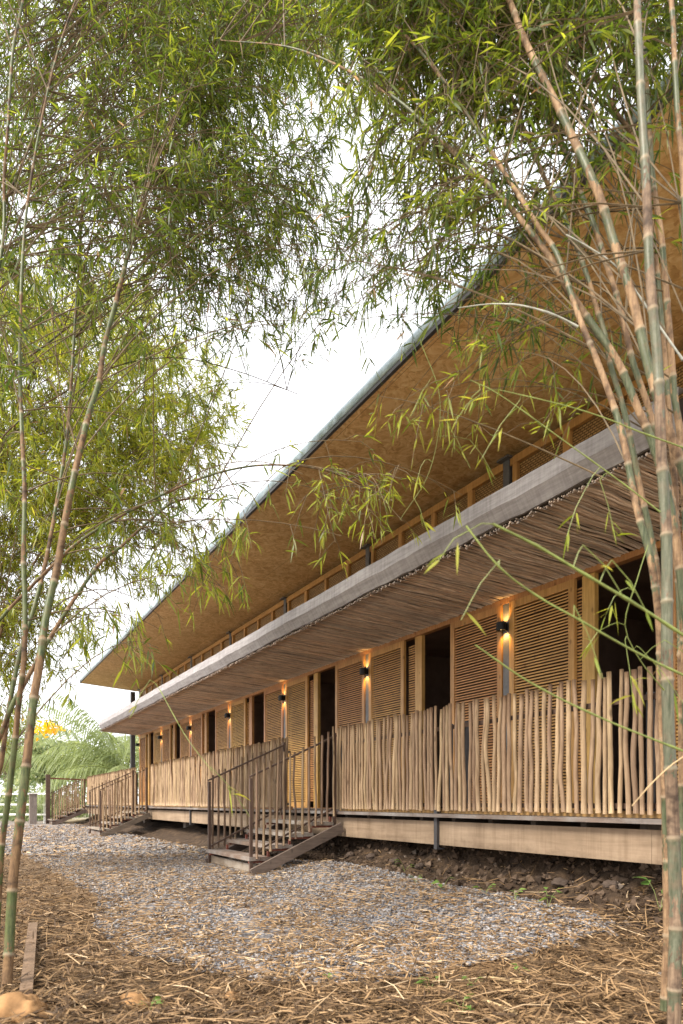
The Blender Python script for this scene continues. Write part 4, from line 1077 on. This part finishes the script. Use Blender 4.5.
for (px, py, h, n, lab) in ((405, 872, 0.10, 3, 'small pale seedling at the bank foot below the hanging bracket'), (416, 884, 0.07, 2, 'tiny seedling below another near the gravel rim under the bracket'), (443, 890, 0.09, 3, 'pale seedling on the gravel rim left of middle bank'),
                            (485, 895, 0.08, 3, 'seedling at the rim of the gravel in the middle of the bank'), (515, 902, 0.08, 3, 'seedling on the gravel rim next to a stone, before the bank'), (548, 908, 0.11, 3, 'seedling with long leaf at gravel rim, right part of the bank'),
                            (660, 915, 0.16, 5, 'leafy green seedling just left of the thickest bamboo'), (430, 992, 0.07, 4, 'green seedling in straw at the front edge of the gravel'), (472, 990, 0.05, 3, 'green seedling beside the bamboo offcuts'),
                            (462, 1016, 0.06, 4, 'green seedling at the bottom edge near the offcuts'), (150, 1012, 0.05, 3, 'tiny seedling in straw right of the orange clod'), (330, 985, 0.04, 3, 'tiny green seedling in straw in the lower middle'), (520, 975, 0.05, 3, 'tiny green seedling in straw below the gravel tip')):
    seedling(px, py, h * 1.35, n, lab)

# ------------------------------------------------------------------ far background at left
def palm(loc, h, nf, fl, label, lean=0.0, seed=0, first=None):
    random.seed(seed); x, y, z = loc; z = gheight(x, y)
    t = thing('palm_tree', label, 'palm', (x, y, z), 'coconut palms beyond the house')
    b = MB(); top = np.array((x + lean, y, z + h))
    b.tube(spline([(x, y, z - 0.1), (x + lean * 0.4, y, z + h * 0.5), top], 0.4), np.linspace(0.2, 0.13, len(spline([(x, y, z - 0.1), (x + lean * 0.4, y, z + h * 0.5), top], 0.4))), 8)
    b.build('trunk', BARK, t, True)
    for i in range(nf):
        a = i * 2.399 + random.uniform(-0.2, 0.2); el = random.uniform(0.35, 1.4); n = 16; L = fl * random.uniform(0.8, 1.1); curl = 1.5 + 0.4 * random.random()
        if first and i < len(first): a, el, L, curl = first[i]
        pts = [top.copy()]; e = el
        for q in range(n):
            e -= curl / n * (0.5 + q / n); pts.append(pts[-1] + np.array((math.cos(a) * math.cos(e), math.sin(a) * math.cos(e), math.sin(e))) * L / n)
        pts = np.array(pts); T_ = unit(np.gradient(pts, axis=0)); Sd = unit(np.cross(T_, (0, 0, 1.0)))
        V, F = tube_np(pts, np.linspace(0.03, 0.006, n + 1), 4)
        us = np.linspace(0.12, 1, 38); ii = us * n; B = np.stack([np.interp(ii, np.arange(n + 1), pts[:, k]) for k in range(3)], 1)
        tt = np.stack([np.interp(ii, np.arange(n + 1), T_[:, k]) for k in range(3)], 1); ss = np.stack([np.interp(ii, np.arange(n + 1), Sd[:, k]) for k in range(3)], 1)
        ll = 0.28 * fl * np.sin(np.pi * np.clip(us * 0.86 + 0.1, 0, 1)) + 0.1
        Bs = np.concatenate([B, B]); Ds = unit(np.concatenate([tt * 0.75 + ss, tt * 0.75 - ss]) + np.array((0, 0, -0.25))); Ls = np.concatenate([ll, ll]) * rng.uniform(0.8, 1.1, 76)
        Nn = unit(np.concatenate([np.cross(ss, tt)] * 2) + rng.normal(0, 0.35, (76, 3)))
        V2, F2 = leaf_arrays(Bs, Ds, Nn, Ls, np.full(76, 0.07), rng.uniform(0.6, 1.1, 76))
        fr = npmesh('frond', np.concatenate([V2]), F2, LEAF_PALM, t, {'tint': np.clip(rng.normal(0.5 + 0.12 * random.gauss(0, 1), 0.15, len(V2)), 0, 1)})
        npmesh('rachis', V, F, GREENSTEM, fr)


def spot(px, D): p = P(px, 802, D); return (p[0], p[1], 0)
palm(spot(126, 30), 2.0, 12, 4.6, 'low coconut palm with arching fronds beside the far house corner', 0, 3, [(math.atan2(SA, -CA), 1.05, 4.9, 0.8), (math.atan2(SA, -CA) + 0.5, 1.25, 4.6, 0.9), (math.atan2(SA, -CA) - 0.6, 0.7, 4.4, 0.7), (math.atan2(SA, -CA) + 0.15, 0.45, 4.2, 0.6)])
palm(spot(80, 38), 2.4, 11, 4.6, 'coconut palm behind the brown gate post', 0.3, 5)
palm(spot(28, 42), 3.0, 11, 4.2, 'coconut palm behind the white rail fence at left', -0.3, 7)
palm(spot(160, 44), 4.6, 14, 4.0, 'taller palm showing between the two roofs at the far corner', 0, 9)


def tree(loc, h, rad, nl, label, seed, mat=LEAF_TREE, name='broadleaf_tree', cat='tree', blossom=None):
    random.seed(seed); r = np.random.default_rng(seed); x, y = loc[0], loc[1]; z = gheight(x, y)
    t = thing(name, label, cat, (x, y, z), 'trees beyond the fence')
    b = MB(); cent = []
    b.tube(spline([(x, y, z - 0.1), (x + 0.2, y, z + h * 0.35), (x, y + 0.1, z + h * 0.75)], 0.4), np.linspace(0.18, 0.07, len(spline([(x, y, z - 0.1), (x + 0.2, y, z + h * 0.35), (x, y + 0.1, z + h * 0.75)], 0.4))), 7)
    for i in range(22):
        v = unit(r.normal(size=3)); k = r.uniform(0.45, 1.0); c = np.array((x, y, z + h * 0.62)) + v * np.array((rad, rad, h * 0.36)) * k; cent.append(c)
        b.tube([(x, y, z + h * r.uniform(0.25, 0.6)), (np.array((x, y, z + h * 0.55)) + c) / 2, c], [0.05, 0.035, 0.012], 4)
    b.build('trunk', BARK, t)
    cent = np.array(cent); ci = r.integers(0, len(cent), nl); B = cent[ci] + r.normal(0, 1, (nl, 3)) * np.array((0.34, 0.34, 0.24)) * rad * 0.75
    Dr = unit(r.normal(0, 1, (nl, 3)) + np.array((0, 0, -0.5))); Nn = unit(r.normal(0, 1, (nl, 3)) + np.array((0, 0, 0.6))); L = r.uniform(0.18, 0.34, nl)
    V, F = leaf_arrays(B, Dr, Nn, L, L * 0.42, np.full(nl, 0.2))
    npmesh('crown', V, F, mat, t, {'tint': np.repeat(np.clip(r.normal(0.5, 0.25, nl), 0, 1), 6)})
    if blossom:
        n2 = 170; c = np.array(blossom); B = c + r.normal(0, 1, (n2, 3)) * np.array((0.3, 0.3, 0.17)); L = r.uniform(0.12, 0.24, n2)
        V, F = leaf_arrays(B, unit(r.normal(0, 1, (n2, 3))), unit(r.normal(0, 1, (n2, 3))), L, L * 0.6, np.full(n2, 0.2))
        npmesh('blossom', V, F, PETAL, t, {'tint': np.repeat(r.random(n2), 6)})


tree(spot(-55, 40), 7.0, 2.6, 2600, 'leafy tree at the far left edge behind white rails', 1)
tree(spot(5, 50), 8.5, 3.0, 2600, 'tall leafy tree behind the left bamboo', 2)
tree(spot(45, 56), 7.0, 2.8, 2600, 'leafy tree behind the coconut palms', 3)
tree(spot(95, 60), 6.0, 3.0, 2600, 'low leafy tree between palms and house corner', 4)
tree(spot(150, 62), 6.5, 3.0, 2600, 'leafy tree mostly hidden behind the far house corner', 6)
tree(spot(47, 33), 4.6, 0.8, 900, 'slim tree with a cluster of yellow blossom beside the palms', 5, name='flowering_tree', blossom=tuple(P(49, 727, 32.5)))

random.seed(77)
for i in range(16):
    px, D = -70 + 9.5 * i + random.uniform(-4, 4), random.uniform(30, 38)
    x, y, _ = spot(px, D); z = gheight(x, y); n = 420; r = np.random.default_rng(100 + i)
    t = thing('shrub', 'green shrub at the edge of the yard ' + ('left of the brown gate post' if px < 48 else 'right of the brown gate post'), 'shrub', (x, y, z), 'shrubs along the far fence')
    B = np.array((x, y, z)) + np.abs(r.normal(0, 1, (n, 3))) * np.array((0, 0, 0.75)) + r.normal(0, 1, (n, 3)) * np.array((0.7, 0.7, 0.05)); L = r.uniform(0.18, 0.4, n)
    V, F = leaf_arrays(B, unit(r.normal(0, 1, (n, 3)) + np.array((0, 0, 0.5))), unit(r.normal(0, 1, (n, 3))), L, L * 0.3, np.full(n, 0.3))
    npmesh('foliage', V, F, LEAF_TREE, t, {'tint': np.repeat(r.random(n), 6)})
    b = MB()
    for q in range(6): b.tube([(x, y, z), tuple(np.array((x, y, z + 0.4)) + r.normal(0, 0.3, 3)), tuple(np.array((x, y, z + 0.9)) + r.normal(0, 0.45, 3))], [0.015, 0.01, 0.004], 4)
    b.build('stem', BARK, t)

FD = 27.0
x, y, _ = spot(48, FD); z = gheight(x, y)
t = thing('gate_post', 'dark oxide brown steel post with a thin red bar beside the farthest stairs', 'post', (x, y, z))
b = MB(); b.box(x - 0.08, x + 0.08, y - 0.08, y + 0.08, z - 0.1, z + 1.95); b.build('post', STEELB, t)
b = MB(); b.bar((x + 0.09, y, z + 1.80), tuple(P(88, 780, FD + 1.2)), 0.05, 0.05); b.build('crossbar', REDPAINT, t)
x2, y2, _ = spot(33, FD - 0.5); t = thing('bollard', 'grey timber bollard standing before the white rails', 'bollard', (x2, y2, gheight(x2, y2)))
b = MB(); b.box(x2 - 0.13, x2 + 0.13, y2 - 0.13, y2 + 0.13, gheight(x2, y2) - 0.1, gheight(x2, y2) + 1.15); b.build('post', GREYPOST, t)
b = MB(); b.box(x2 - 0.15, x2 + 0.15, y2 - 0.15, y2 + 0.15, gheight(x2, y2) + 1.152, gheight(x2, y2) + 1.20); b.build('cap', GREYPOST, t)
A = np.array(spot(-140, FD + 2)); Bq = np.array(spot(46, FD + 0.3)); t = thing('rail_fence', 'white three rail fence crossing behind the left bamboo', 'fence', tuple(A))
for hh in (0.45, 0.85, 1.28):
    b = MB(); b.bar((A[0], A[1], hh), (Bq[0], Bq[1], hh), 0.05, 0.07); b.build('rail', WHITEP, t)
for q in range(5):
    c = A + (Bq - A) * q / 4.02; b = MB(); b.box(c[0] - 0.045, c[0] + 0.045, c[1] + 0.03, c[1] + 0.12, -0.05, 1.36); b.build('post', WHITEP, t)
